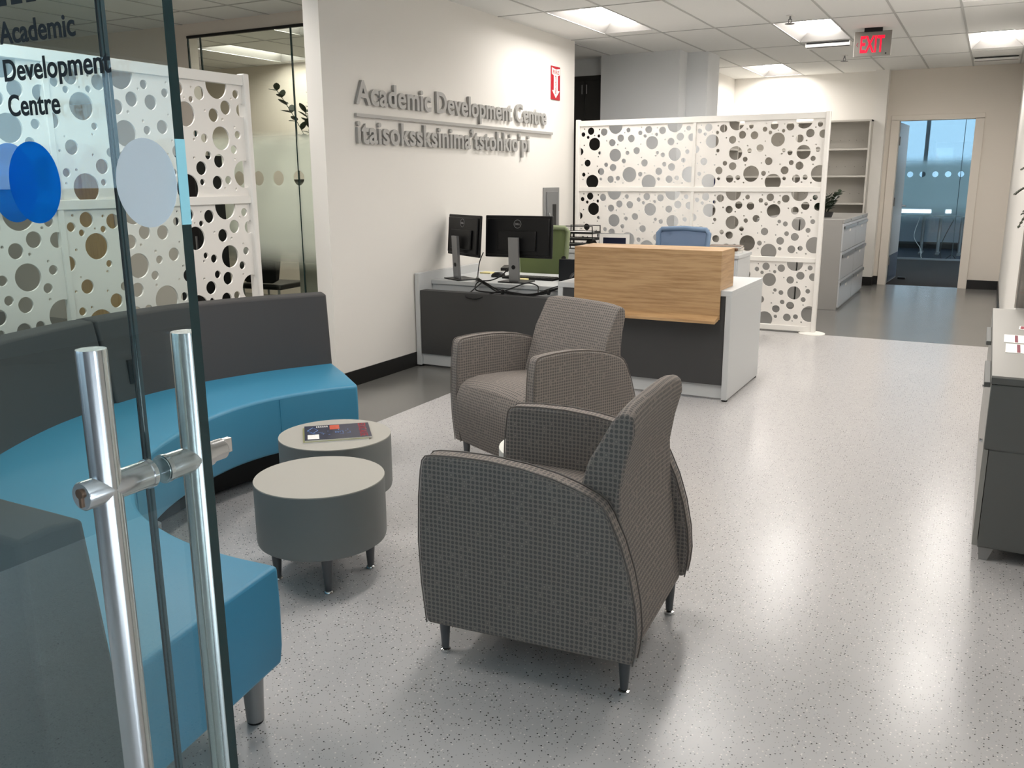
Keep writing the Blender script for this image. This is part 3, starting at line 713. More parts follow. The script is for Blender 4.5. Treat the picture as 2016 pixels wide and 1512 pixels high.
def back_sec(i):
    a, t, r, b = outl[i], topf[i], topr[i], botr[i]
    m_ = a.lerp(t, 0.6)
    return [(a.x, a.y, 0.40), (m_.x, m_.y, 0.66), (t.x, t.y, 0.822), (t.x*0.5+r.x*0.5, t.y*0.5+r.y*0.5, 0.829), (r.x, r.y, 0.822), (b.x*0.6+r.x*0.4, b.y*0.6+r.y*0.4, 0.55), (b.x, b.y, 0.172), (a.x, a.y, 0.172)]
SEAM = 18
backs = []
for s0, s1 in ((0, SEAM), (SEAM, 59)):
    secs = [back_sec(i) for i in range(s0, s1+1)]
    if s0: secs[0] = [tuple(Vector(p).lerp(Vector(q), 0.22)) for p, q in zip(secs[0], secs[1])]
    backs.append(loft(secs, M['grey_back'], 'backrest', so, 0.010))
# a small power outlet let into the backrest above the seat
q = outl[16].lerp(topf[16], 0.3); nrm = (inn[16]-outl[16]).normalized(); tn = Vector((-nrm.y, nrm.x))
mtx = Matrix(((tn.x, nrm.x, 0, q.x), (tn.y, nrm.y, 0, q.y), (0, 0, 1, 0.57), (0, 0, 0, 1)))
MB().box(-0.035, 0.035, -0.01, 0.008, -0.055, 0.055, mtx=mtx).box(-0.018, 0.018, 0.006, 0.010, 0.008, 0.036, mtx=mtx).box(-0.018, 0.018, 0.006, 0.010, -0.036, -0.008, mtx=mtx).build('power_outlet', M['black'], so, bevel=0.002)
def shade_sec(i):
    a = inn[i].lerp(outl[i], 0.34); b = inn[i].lerp(outl[i], 0.98)
    return [(a.x, a.y, 0.015), (a.x, a.y, 0.171), (b.x, b.y, 0.171), (b.x, b.y, 0.015)]
loft([shade_sec(i) for i in range(5, 47)], M['black_matte'], 'underside_shade', so, 0.003)  # added dark block standing in for the shade under the seat
def leg_mb(h, r0, r1): return MB().lathe([(0.0, 0.006), (r0, 0.006), (r1, h), (0.0, h)], 24)
ends = [Vector((-1.60, 1.517)), Vector((-1.62, 1.06)), Vector((-2.62, 2.06)), Vector((-2.75, 1.55)), Vector((-3.22, 2.60)), Vector((-3.0, 3.55)), Vector((-2.75, 3.32))]
for p in ends:
    l_ = leg_mb(0.175, 0.023, 0.031).build('leg', M['sofa_leg'], so, loc=(p.x, p.y, 0))
    MB().lathe([(0.0, 0.0), (0.021, 0.0), (0.022, 0.006), (0.0, 0.006)], 20).build('glide', M['black'], l_)

# ------------------------------------------------------------------ armchairs
SIDE = [(-0.308, .125), (-0.322, .25), (-0.328, .385), (-0.323, .52), (-0.315, .60), (-0.309, .632), (-0.298, .646), (-0.275, .651), (-0.20, .656), (-0.10, .656), (0.0, .647), (0.09, .631), (0.16, .610), (0.205, .592), (0.232, .574), (0.252, .545), (0.286, .47), (0.313, .385), (0.331, .295), (0.337, .22), (0.333, .17), (0.326, .130)]
SEATP = [(-0.305, .13), (-0.330, .22), (-0.337, .31), (-0.330, .375), (-0.308, .418), (-0.272, .442), (-0.2, .455), (-0.05, .452), (0.10, .44), (0.22, .43), (0.22, .13)]
BACKP = [(0.085, .40), (0.118, .50), (0.145, .582), (0.172, .674), (0.206, .751), (0.236, .806), (0.252, .826), (0.276, .830), (0.295, .817), (0.299, .779), (0.279, .689), (0.264, .602), (0.271, .457), (0.298, .25), (0.312, .125), (0.15, .125)]
def armchair(label, loc, rotz):
    t = thing('armchair', label, 'armchair', loc, rotz, group='dotted armchairs')
    for sx in (-1, 1):
        a, b = (0.270, 0.328)
        arm = MB().prism(SIDE, lambda u, v, q: (q, u, v), sx*a, sx*b).build('arm', M['fabric'], t, bevel=0.012, seg=3, uv=True, angle=50)
        for q in (a+0.004, b-0.004):
            MB().tube([(sx*q, u*1.002, v+0.0005) for u, v in SIDE], 0.0022, 6).build('piping', M['piping'], arm)
    def crown(u, v, q):
        k = 1-(q/0.272)**2
        return (u-(0.016*k if (u < -0.3) else 0.0), v+(0.022*k if v > 0.40 else 0.0))
    MB().prism(SEATP, lambda u, v, q: (q, u, v), -0.272, 0.272, segs=10, mod=crown).build('seat', M['fabric'], t, bevel=0.006, uv=True, angle=50)
    def bow(u, v, q):
        k = (q/0.272)**2
        return (u-0.010*(1-k) if v > 0.45 and u > 0.255 else u, v-(0.016*k*k if v > 0.7 else 0))
    MB().prism(BACKP, lambda u, v, q: (q*(1-0.03*min(1, max(0, (v-0.62)/0.10))), u, v), -0.272, 0.272, segs=10, mod=bow).build('backrest', M['fabric'], t, bevel=0.008, uv=True, angle=50)
    for x in (-0.255, 0.255):
        for y in (-0.285, 0.285):
            l_ = MB().lathe([(0.0, 0.014), (0.0115, 0.014), (0.0195, 0.135), (0.0, 0.135)], 20).build('leg', M['leg'], t, loc=(x, y, 0))
            MB().lathe([(0.0, 0.0), (0.015, 0.0), (0.017, 0.004), (0.016, 0.009), (0.008, 0.012), (0.007, 0.016), (0.0, 0.016)], 20).build('glide', M['chrome'], l_)
    return t
armchair('dotted grey armchair nearest the camera, seen from its side and back', (-1.075, 2.335, 0), math.radians(-86))
armchair('dotted grey armchair in front of the reception desk, facing the camera', (-1.86, 3.79, 0), math.radians(-24))

# ------------------------------------------------------------------ drum tables and magazines
def drum(label, x, y, a0, top, side, r=0.232, z0=0.144, z1=0.378):
    t = thing('drum_table', label, 'side table', (x, y, 0), 0, group='round drum tables')
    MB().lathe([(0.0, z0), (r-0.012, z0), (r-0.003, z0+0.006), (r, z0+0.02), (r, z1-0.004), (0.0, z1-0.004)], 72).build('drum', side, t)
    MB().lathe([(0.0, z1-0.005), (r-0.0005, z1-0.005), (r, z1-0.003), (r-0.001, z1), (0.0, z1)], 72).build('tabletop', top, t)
    for k in range(4):
        a = a0+k*PI/2
        l_ = MB().lathe([(0.0, 0.012), (0.0125, 0.012), (0.022, z0+0.004), (0.0, z0+0.004)], 20).build('leg', M['leg'], t, loc=(0.168*math.cos(a), 0.168*math.sin(a), 0))
        MB().lathe([(0.0, 0.0), (0.015, 0.0), (0.017, 0.004), (0.015, 0.009), (0.007, 0.014), (0.0, 0.014)], 20).build('glide', M['chrome'], l_)
    return t
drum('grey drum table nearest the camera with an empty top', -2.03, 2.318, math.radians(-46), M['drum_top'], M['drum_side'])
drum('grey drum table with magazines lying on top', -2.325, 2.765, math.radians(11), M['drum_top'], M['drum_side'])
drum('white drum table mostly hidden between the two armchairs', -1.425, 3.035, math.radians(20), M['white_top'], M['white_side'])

def magazine(name, label, quadpts, z, th, m, back=M['paper']):
    P4 = [Vector((x, y, 0)) for x, y in quadpts]; c = sum(P4, Vector())/4
    t = thing(name, label, 'magazine', (c.x, c.y, z), 0, group='magazines on the drum table')
    ux = ((P4[1]-P4[0])+(P4[2]-P4[3])).normalized(); uy = Vector((-ux.y, ux.x, 0))
    w = ((P4[1]-P4[0]).length+(P4[2]-P4[3]).length)/2; h = 0.215
    t.rotation_euler = (0, 0, math.atan2(ux.y, ux.x))
    boxpart('pages', back, t, -w/2, w/2, -h/2, h/2, 0, th-0.0006)
    boxpart('cover', m, t, -w/2, w/2, -h/2, h/2, th-0.0006, th)
    return t, w, h
t, w, h = magazine('magazine', 'olive covered magazine under the navy one', [(-2.47, 2.755), (-2.30, 2.940), (-2.142, 2.754), (-2.363, 2.590)], 0.378, 0.006, M['olive'])
t, w, h = magazine('magazine', 'navy magazine with red title and white address sticker', [(-2.491, 2.764), (-2.302, 2.958), (-2.128, 2.761), (-2.341, 2.599)], 0.384, 0.006, M['cover'])
zt = 0.0062
text('title', 'EDUCAUSE', M['red'], t, (w/2-0.045, h/2-0.008, zt), (0, -1, 0), (1, 0, 0), h-0.02, 0.032, 0.0003, bold=-0.005)
boxpart('sticker', M['paper'], t, -w/2+0.012, -w/2+0.058, -h/2+0.012, -h/2+0.075, zt, zt+0.0003)
boxpart('headline_block', M['orange'], t, -0.03, 0.01, h/2-0.075, h/2-0.010, zt, zt+0.0003)
mb = MB()
for i in range(6): mb.box(-0.085+i*0.0085, -0.081+i*0.0085, h/2-0.036, h/2-0.012, zt, zt+0.0003)
mb.build('caption', M['paper'], t)
mb = MB()
for i in range(26):
    x = random.uniform(-w/2+0.01, w/2-0.06); y = random.uniform(-h/2+0.06, h/2-0.09); a = random.uniform(0.006, 0.022)
    mb.box(x, x+a, y, y+0.0022, zt, zt+0.0003) if i % 2 else mb.box(x, x+0.0022, y, y+a, zt, zt+0.0003)
mb.tube([(-w/2+0.012, 0.03, zt), (-w/2+0.035, 0.075, zt), (-w/2+0.055, 0.03, zt), (-w/2+0.035, -0.01, zt), (-w/2+0.012, 0.03, zt)], 0.0014, 5)
mb.build('cover_art', M['blue_print'], t)

# ------------------------------------------------------------------ reception desk
dk = thing('reception_desk', 'white and charcoal reception desk with raised oak transaction shelf', 'desk', (0, 0, 0))
boxpart('worktop', M['desk_white'], dk, -2.585, -1.380, 5.50, 6.36, 0.685, 0.720, bevel=0.002)
boxpart('end_panel', M['desk_white'], dk, -1.416, -1.380, 5.50, 6.36, 0.012, 0.685, bevel=0.0015)
boxpart('end_panel', M['desk_white'], dk, -2.585, -2.549, 5.50, 6.36, 0.012, 0.684, bevel=0.0015)
boxpart('front_panel', M['desk_dark'], dk, -2.549, -1.420, 5.508, 5.526, 0.106, 0.686)
boxpart('kick_board', M['desk_white'], dk, -2.549, -1.416, 5.53, 5.548, 0.016, 0.110)
ok = MB().box(-2.452, -1.448, 5.478, 5.498, 0.535, 0.938).box(-2.452, -1.448, 5.478, 5.800, 0.938, 0.970).box(-1.468, -1.448, 5.498, 5.795, 0.7205, 0.938).box(-2.452, -2.432, 5.498, 5.795, 0.7205, 0.938).build('transaction_shelf', M['oak'], dk, bevel=0.0015)
MB().prism([(5.478, 0.560), (5.478, 0.530), (5.395, 0.520), (5.395, 0.538)], lambda u, v, q: (q, u, v), -2.452, -1.452).build('lower_ledge', M['oak'], dk, bevel=0.001)
for x, y in ((-1.40, 5.53), (-1.40, 6.33), (-2.57, 5.53), (-2.57, 6.33), (-1.75, 5.54)): MB().lathe([(0.0, 0.0), (0.02, 0.0), (0.02, 0.014), (0.0, 0.014)], 12).build('foot', M['black'], dk, loc=(x, y, 0))
boxpart('grommet', M['bronze'], dk, -1.452, -1.430, 5.785, 5.815, 0.945, 0.968, bevel=0.008)

rd = thing('side_desk', 'lower side desk with charcoal front against the lettered wall', 'desk', (0, 0, 0))
boxpart('worktop', M['desk_white'], rd, -3.772, -2.590, 5.72, 6.50, 0.625, 0.655, bevel=0.002)
boxpart('end_panel', M['desk_white'], rd, -3.812, -3.774, 5.55, 6.46, 0.012, 0.720, bevel=0.0015)
boxpart('modesty_panel', M['desk_white'], rd, -3.772, -2.590, 5.735, 5.753, 0.10, 0.624)
boxpart('front_panel', M['desk_dark'], rd, -3.770, -2.590, 5.556, 5.640, 0.104, 0.592, bevel=0.0015)
boxpart('kick_board', M['desk_white'], rd, -3.770, -2.590, 5.575, 5.593, 0.016, 0.104)
for x, y in ((-3.79, 5.58), (-3.79, 6.42), (-3.4, 5.59), (-2.7, 5.59), (-2.62, 6.44)): MB().lathe([(0.0, 0.0), (0.02, 0.0), (0.02, 0.017), (0.0, 0.017)], 12).build('foot', M['black'], rd, loc=(x, y, 0))
boxpart('support_leg', M['desk_white'], rd, -2.64, -2.60, 6.40, 6.44, 0.014, 0.626)

# monitors, seen from behind (local: screen back faces -y)
def monitor(label, loc, rotz, tilt=0.0, W=0.565):
    t = thing('monitor', label, 'monitor', loc, rotz, group='monitors seen from behind')
    Z0 = 0.180; H = 0.312
    R = Matrix.Translation((0, 0.03, Z0+H/2)) @ Matrix.Rotation(tilt, 4, 'X') @ Matrix.Translation((0, 0, -(Z0+H/2)))
    c = MB()
    prof = [(-W/2, 0.0), (-W/2, 0.016), (-W/2+0.03, 0.030), (W/2-0.03, 0.030), (W/2, 0.016), (W/2, 0.0)]
    c.box(-W/2, W/2, 0.0, 0.020, Z0, Z0+H, mtx=R)
    c.box(-W/2+0.02, W/2-0.02, -0.014, 0.0, Z0+0.02, Z0+H-0.02, mtx=R)
    c.box(-0.16, 0.16, -0.030, -0.014, Z0+0.05, Z0+0.20, mtx=R)
    c.build('casing', M['black'], t, bevel=0.006, seg=2)
    MB().box(-W/2+0.008, W/2-0.008, 0.0205, 0.022, Z0+0.012, Z0+H-0.010, mtx=R).build('display', M['screen_blue'], t)
    ring = [R @ Vector((0.030*math.cos(a), -0.0148, Z0+H-0.062+0.030*math.sin(a))) for a in [2*PI*k/40 for k in range(40)]]
    MB().tube(ring, 0.0017, 6, closed=True).build('emblem', M['stand'], t)
    X = R.to_3x3() @ Vector((1, 0, 0)); Y = R.to_3x3() @ Vector((0, 0, 1))
    text('lettering', 'DELL', M['stand'], t, R @ Vector((-0.021, -0.0148, Z0+H-0.069)), X, Y, 0.042, 0.0135, 0.0012, bold=0.03)
    s_ = MB(); pts = [(0, -0.030, 0.008), (0, -0.036, 0.12), (0, -0.042, 0.30), (0, -0.044, 0.335)]
    for a, b in zip(pts, pts[1:]):
        for_v = []
        for p in (a, b):
            for_v += [(-0.041, p[1]-0.012, p[2]), (0.041, p[1]-0.012, p[2]), (0.041, p[1]+0.010, p[2]), (-0.041, p[1]+0.010, p[2])]
        s_.add(for_v, [(0, 1, 5, 4), (1, 2, 6, 5), (2, 3, 7, 6), (3, 0, 4, 7), (0, 3, 2, 1), (4, 5, 6, 7)])
    st = s_.build('stand', M['stand'], t)
    MB().lathe([(0.0, 0.045), (0.016, 0.045), (0.016, 0.0495), (0.0, 0.0495)], 20, mtx=Matrix.Rotation(PI/2, 4, 'X')).build('cable_hole', M['black'], st, loc=(0.0, -0.001, 0.115))
    base = MB().box(-0.115, 0.115, -0.09, 0.09, 0.0, 0.009).build('base', M['black'], t, bevel=0.004)
    return t
monitor('black monitor facing straight back, right of the pair', (-3.105, 5.87, 0.655), 0.0, math.radians(-3))
monitor('black monitor turned sideways, left of the pair by the wall', (-3.59, 5.86, 0.655), math.radians(-30), math.radians(-4), 0.50)

kb = MB().box(-0.22, 0.22, -0.065, 0.065, 0, 0.016)
for i in range(5):
    for j in range(15): kb.box(-0.21+j*0.028, -0.186+j*0.028, -0.058+i*0.024, -0.038+i*0.024, 0.016, 0.020)
tag(kb.build('keyboard', M['black'], loc=(-3.10, 6.10, 0.655), bevel=0.001), 'black keyboard lying behind the right monitor', 'keyboard')
tag(MB().box(-0.055, 0.055, -0.04, 0.04, 0, 0.012).build('sticky_note_pad', M['yellow'], loc=(-3.14, 5.995, 0.655), bevel=0.001), 'pale yellow note pad behind the right monitor base', 'note pad')
tag(MB().box(-0.05, 0.05, -0.04, 0.04, 0, 0.010).build('sticky_note_pad', M['yellow'], loc=(-3.62, 6.33, 0.655), bevel=0.001), 'pale yellow note pad behind the left monitor', 'note pad')
ms = MB()
prof = [(0.0, 0.0), (0.98, 0.0), (1.0, 0.25), (0.85, 0.65), (0.5, 0.93), (0.0, 1.0)]
ms.lathe(prof, 28)
ms.v = [(x*0.034, y*0.058, z*0.040) for x, y, z in ms.v]
mo = ms.build('computer_mouse', M['black'], loc=(-3.535, 5.875, 0.655), rotz=math.radians(-60)); mo['label'] = 'black mouse beside the left monitor base'; mo['category'] = 'computer mouse'
mo.location = (-3.40, 6.12, 0.655)
tag(mo, 'black mouse between the two monitor bases', 'computer mouse')

ph = thing('desk_phone', 'black desk phone on the side desk just left of the oak shelf', 'phone', (-2.775, 6.14, 0.656), math.radians(14))
MB().prism([(-0.07, 0.0), (0.11, 0.0), (0.11, 0.03), (-0.03, 0.165), (-0.055, 0.165)], lambda u, v, q: (q, u, v), -0.085, 0.105).build('body', M['black'], ph, bevel=0.005)
MB().tube([(-0.055, -0.025, 0.172), (-0.055, 0.03, 0.125), (-0.055, 0.085, 0.07)], 0.018, 12).build('handset', M['black'], ph)
MB().tube(spline([(0.02, -0.07, 0.03), (0.04, -0.10, 0.06), (0.07, -0.105, 0.07), (0.10, -0.10, 0.05), (0.11, -0.10, 0.005), (0.05, -0.11, 0.004)], 30), 0.004, 8).build('cord', M['black'], ph)
# cables
cb = thing('cable_bundle', 'bundle of black cables hanging over the side desk edge', 'cables', (0, 0, 0))
def cable(pts, r=0.0048): return MB().tube(spline(pts, 60), r, 8).build('cable', M['black'], cb)
base = [(-3.46, 5.90, 0.662), (-3.36, 5.74, 0.668), (-3.26, 5.69, 0.648), (-3.14, 5.635, 0.61), (-3.02, 5.625, 0.603), (-2.86, 5.63, 0.60), (-2.74, 5.66, 0.62), (-2.63, 5.74, 0.672), (-2.61, 5.82, 0.735), (-2.56, 5.95, 0.732)]
for k in range(5):
    j = lambda: random.uniform(-0.011, 0.011)
    cable([(x+j(), y-abs(j()), z+j()+0.004*k*0.6) for x, y, z in base], 0.004)
cable([(-3.165, 5.90, 0.78), (-3.19, 5.80, 0.71), (-3.25, 5.74, 0.675), (-3.32, 5.69, 0.668), (-3.345, 5.67, 0.64), (-3.32, 5.64, 0.606), (-3.20, 5.625, 0.60), (-3.08, 5.625, 0.604)])
cable([(-3.30, 5.70, 0.665), (-3.36, 5.64, 0.60), (-3.36, 5.548, 0.565), (-3.26, 5.545, 0.558), (-3.14, 5.60, 0.605), (-3.05, 5.625, 0.606)])
cable([(-3.10, 5.625, 0.606), (-3.02, 5.67, 0.64), (-2.93, 5.71, 0.672), (-2.84, 5.70, 0.655), (-2.80, 5.64, 0.606), (-2.72, 5.66, 0.62)])
cable([(-3.44, 5.955, 0.86), (-3.455, 5.93, 0.80), (-3.47, 5.93, 0.74), (-3.46, 5.90, 0.67), (-3.37, 5.76, 0.667)], 0.004)
for p in ((-3.09, 5.625, 0.606), (-2.73, 5.655, 0.622)): MB().lathe([(0.0, -0.006), (0.02, -0.006), (0.02, 0.006), (0.0, 0.006)], 14, mtx=Matrix.Rotation(PI/2, 4, 'Y')).build('cable_tie', M['black_matte'], cb, loc=p)

# office chairs
def office_chair(label, loc, rotz, m, wtop):
    t = thing('office_chair', label, 'office chair', loc, rotz, group='mesh office chairs')
    W, z0, z1 = wtop, 0.52, 1.0
    fr = [(-W*0.42, 0.10, z0), (-W*0.47, 0.125, 0.75), (-W*0.5, 0.155, z1-0.035), (-W*0.44, 0.165, z1-0.004), (0, 0.17, z1+0.006), (W*0.44, 0.165, z1-0.004), (W*0.5, 0.155, z1-0.035), (W*0.47, 0.125, 0.75), (W*0.42, 0.10, z0), (0, 0.09, z0-0.02)]
    P_ = [Vector(p) for p in fr]
    MB().tube(P_, 0.021, 12, closed=True).build('back_frame', m, t)
    mm = bpy.data.materials.get('see_through_'+m.name)
    if mm is None:
        mm = film_mat('see_through_'+m.name, (164, 174, 142) if 'green' in m.name else (176, 190, 210), 0.45)
    vs = []; nx, nz = 8, 10
    for j in range(nz+1):
        z = z0+(z1-z0)*j/nz; ww = W*(0.42+0.08*j/nz)
        for i in range(nx+1):
            x = -ww+2*ww*i/nx; vs.append((x, 0.10+0.065*j/nz+0.012*(1-(x/ww)**2), z))
    n_ = nx+1
    f_ = [(j*n_+i, j*n_+i+1, (j+1)*n_+i+1, (j+1)*n_+i) for j in range(nz) for i in range(nx)]
    N_ = len(vs); vs2 = vs+[(x, y+0.003, z) for x, y, z in vs]
    MB().add(vs2, f_+[tuple(i+N_ for i in reversed(q)) for q in f_]).build('back_mesh', mm, t)
    MB().box(-0.24, 0.24, -0.36, 0.12, 0.42, 0.48).build('seat', m, t, bevel=0.025, seg=3)
    MB().tube([(0, 0.18, 0.62), (0, 0.17, 0.48), (0, 0.05, 0.40), (0, -0.1, 0.40)], 0.02).build('spine', M['black'], t)
    MB().tube([(0, -0.1, 0.08), (0, -0.1, 0.42)], 0.028).build('column', M['black'], t)
    for k in range(5):
        a = 2*PI*k/5+0.3; ex_ = (0.29*math.cos(a), -0.1+0.29*math.sin(a))
        l_ = MB().tube([(0, -0.1, 0.10), (ex_[0], ex_[1], 0.065)], 0.017, 8).build('base_leg', M['black'], t)
        MB().tube([(ex_[0]-0.012, ex_[1], 0.030), (ex_[0]+0.012, ex_[1], 0.030)], 0.029, 16).build('caster', M['black_matte'], l_)
    for sx in (-1, 1): MB().tube([(sx*0.22, -0.05, 0.45), (sx*0.29, -0.05, 0.47), (sx*0.29, -0.05, 0.66)], 0.014).box(sx*0.29-0.035, sx*0.29+0.035, -0.19, 0.07, 0.66, 0.685).build('armrest', M['black'], t, bevel=0.006)
    return t
office_chair('green mesh office chair behind the right monitor', (-3.36, 6.80, 0), math.radians(22), M['green_mesh'], 0.45)
office_chair('blue mesh office chair behind the oak shelf', (-2.245, 7.05, 0), math.radians(-3), M['blue_mesh'], 0.44)

# credenza behind the desk with things on it
cr = thing('credenza', 'low pale grey credenza in front of the perforated screen', 'credenza', (0, 0, 0))
boxpart('body', M['desk_white'], cr, -3.66, -1.87, 7.62, 8.05, 0.0, 0.735, bevel=0.002)
boxpart('top', M['desk_white'], cr, -3.67, -1.86, 7.60, 8.06, 0.735, 0.765, bevel=0.002)
for k in range(4): 
    x0 = -3.65+k*0.444; d = boxpart('door', M['desk_white'], cr, x0, x0+0.435, 7.60, 7.62, 0.05, 0.72, bevel=0.001)
    boxpart('handle', M['stand'], d, x0+0.37, x0+0.39, 7.585, 7.60, 0.50, 0.62)
tr = thing('letter_tray', 'black wire letter tray rack holding papers behind the green chair', 'letter tray', (-3.39, 7.70, 0.765))
for sx in (-0.155, 0.155):
    for y in (-0.07, 0.12): MB().tube([(sx, y, 0), (sx*0.97, y+0.0, 0.215)], 0.005, 8).build('post', M['black'], tr)
for z_ in (0.03, 0.085, 0.145):
    s_ = MB()
    for x0, x1, y0, y1 in ((-0.155, 0.155, -0.075, -0.07), (-0.155, 0.155, 0.12, 0.125), (-0.157, -0.152, -0.07, 0.12), (0.152, 0.157, -0.07, 0.12)): s_.box(x0, x1, y0, y1, z_, z_+0.02)
    s_.box(-0.155, 0.155, -0.07, 0.12, z_, z_+0.003); sh = s_.build('shelf', M['black'], tr)
MB().tube([(-0.155, -0.07, 0.215), (0.155, -0.07, 0.215)], 0.004, 8).tube([(-0.155, 0.12, 0.215), (0.155, 0.12, 0.215)], 0.004, 8).build('top_rail', M['black'], tr)
for i_, z_ in enumerate((0.0335, 0.0885, 0.1485)):
    tag(MB().box(-0.14, 0.14, -0.062, 0.112, 0, 0.010).build('paper_stack', M['paper'], loc=(-3.39, 7.70, 0.765+z_), bevel=0.001), ('white papers in the lowest shelf of the letter tray', 'white papers in the middle shelf of the letter tray', 'white papers in the top shelf of the letter tray')[i_], 'papers', group='papers in the letter tray')
pf = thing('picture_frame', 'white mounted picture in thin frame standing behind the oak shelf', 'picture frame', (-3.06, 7.74, 0.7655), math.radians(4))
boxpart('frame', M['stand'], pf, -0.150, 0.150, 0, 0.012, 0, 0.150, bevel=0.001)
boxpart('mount', M['white'], pf, -0.146, 0.146, -0.002, 0.0, 0.004, 0.146)
boxpart('picture', M['screen_blue'], pf, -0.110, 0.110, -0.003, -0.002, 0.03, 0.112)
MB().box(-0.02, 0.02, 0.012, 0.09, 0, 0.006).build('easel_back', M['black'], pf)
zz = 0.765
for nm, lab, w_, d_2, h_, m_, r_ in (('binder', 'pale grey binder, lowest of the pile right of the oak shelf', 0.27, 0.20, 0.030, M['desk_white'], 3), ('book', 'cream book in the middle of the pile right of the oak shelf', 0.27, 0.21, 0.020, M['book_b'], -4), ('book', 'grey brown book on top of the pile right of the oak shelf', 0.28, 0.21, 0.018, M['book_a'], 6)):
    o = thing(nm, lab, nm, (-2.03, 7.80, zz), math.radians(r_), group='books piled behind the oak shelf')
    boxpart('pages', M['paper'], o, -w_/2+0.004, w_/2-0.004, -d_2/2+0.004, d_2/2-0.004, 0.002, h_-0.002)
    MB().box(-w_/2, w_/2, -d_2/2, d_2/2, 0, 0.002).box(-w_/2, w_/2, -d_2/2, d_2/2, h_-0.002, h_).box(-w_/2, -w_/2+0.003, -d_2/2, d_2/2, 0, h_).build('cover', m_, o)
    zz += h_

# ------------------------------------------------------------------ filing cabinets and bookcases
def file_cab(label, x, y, w, face):
    """lateral file, its drawers facing +x (face 1) or -x (face -1), width w along y"""
    t = thing('file_cabinet', label, 'file cabinet', (x, y, 0), 0 if face > 0 else PI, group='grey lateral file cabinets')
    D = 0.455
    boxpart('body', M['file_grey'], t, -D, -0.018, -w/2, w/2, 0.0, 0.972, bevel=0.003)
    boxpart('top_trim', M['file_grey'], t, -0.018, 0.0, -w/2, w/2, 0.935, 0.972, bevel=0.001)
    for k in range(3):
        z0 = 0.03+k*0.302; z1 = z0+0.296
        d = boxpart('drawer', M['file_front'], t, -0.02, -0.002, -w/2+0.004, w/2-0.004, z0, z1, bevel=0.002)
        MB().box(-0.004, 0.012, -w/2+0.02, w/2-0.02, z1-0.034, z1-0.026).box(0.008, 0.013, -w/2+0.02, w/2-0.02, z1-0.060, z1-0.026).build('pull', M['stand'], d, bevel=0.001)
        boxpart('label_holder', M['white'], d, -0.002, 0.0, -0.05, 0.05, z1-0.10, z1-0.075)
    MB().tube([(-0.001, 0, 0.955), (0.003, 0, 0.955)], 0.009, 14).build('lock', M['black'], t)
    return t
file_cab('grey three-drawer file cabinet nearest the right screen, drawers facing the aisle', -1.36, 10.55, 0.995, 1)
file_cab('grey three-drawer file cabinet nearest the doorway, drawers facing the aisle', -1.36, 11.55, 0.995, 1)
file_cab('grey file cabinet back to back with the near aisle cabinet, seen through the screen holes', -2.285, 10.55, 0.995, -1)
file_cab('grey file cabinet back to back with the far aisle cabinet, seen through the screen holes', -2.285, 11.55, 0.995, -1)

def bookcase(label, loc, rotz, W, bays, zs):
    t = thing('bookcase', label, 'bookcase', loc, rotz, group='beige metal bookcases')
    D = 0.33; H = 2.13
    boxpart('back_panel', M['shelf'], t, -W/2, W/2, D-0.01, D, 0.05, H-0.02)
    for k in range(bays+1):
        x = -W/2+W*k/bays; boxpart('upright', M['shelf'], t, x-0.012, x+0.012, 0.0, D-0.01, 0.0, H, bevel=0.001)
    boxpart('top_panel', M['shelf'], t, -W/2-0.012, W/2+0.012, -0.005, D, H-0.022, H, bevel=0.001)
    for z in zs:
        for k in range(bays):
            x0 = -W/2+W*k/bays+0.012; x1 = -W/2+W*(k+1)/bays-0.012
            s_ = boxpart('shelf', M['shelf'], t, x0, x1, 0.0, D-0.012, z-0.022, z, bevel=0.001)
            boxpart('backstop', M['shelf'], s_, x0, x1, D-0.03, D-0.012, z, z+0.085)
            h_ = MB()
            for q in range(8):
                xx = x0+(x1-x0)*(q+1)/9+0.02*math.sin(q*7.3+z*5)
                h_.box(xx-0.004, xx+0.004, D-0.0312, D-0.0302, z+0.11, z+0.118) 
            h_.v = [(a, b+0.0195, c) for a, b, c in h_.v]; h_.build('slots', M['cab_grey'], s_)
    return t
bookcase('beige metal bookcase with empty shelves against the back wall', (-2.36, 12.41, 0), 0, 1.80, 2, (0.12, 0.42, 0.75, 1.085, 1.435, 1.775))
bookcase('beige metal bookcase along the left side of the alcove', (-2.965, 11.05, 0), PI/2, 1.44, 2, (0.12, 0.42, 0.75, 1.085, 1.435, 1.775))
bb_ = MB().box(0, 0.20, -0.19, 0.15, 0, 0.315)
tag(bb_.build('storage_box', M['navy'], loc=(-3.20, 10.72, 1.0855), bevel=0.003), 'navy blue box on the alcove side bookcase', 'box')
for k in range(5):
    o = thing('binder', 'white binder standing on the alcove side bookcase', 'binder', (-3.18, 10.46+k*0.062, 0.7505), 0, group='white binders on the alcove bookcase')
    boxpart('cover', M['paper'], o, 0, 0.19, 0, 0.055, 0, 0.27, bevel=0.003)
    boxpart('spine_label', M['grey_metal'], o, 0.19, 0.1915, 0.012, 0.043, 0.12, 0.22)

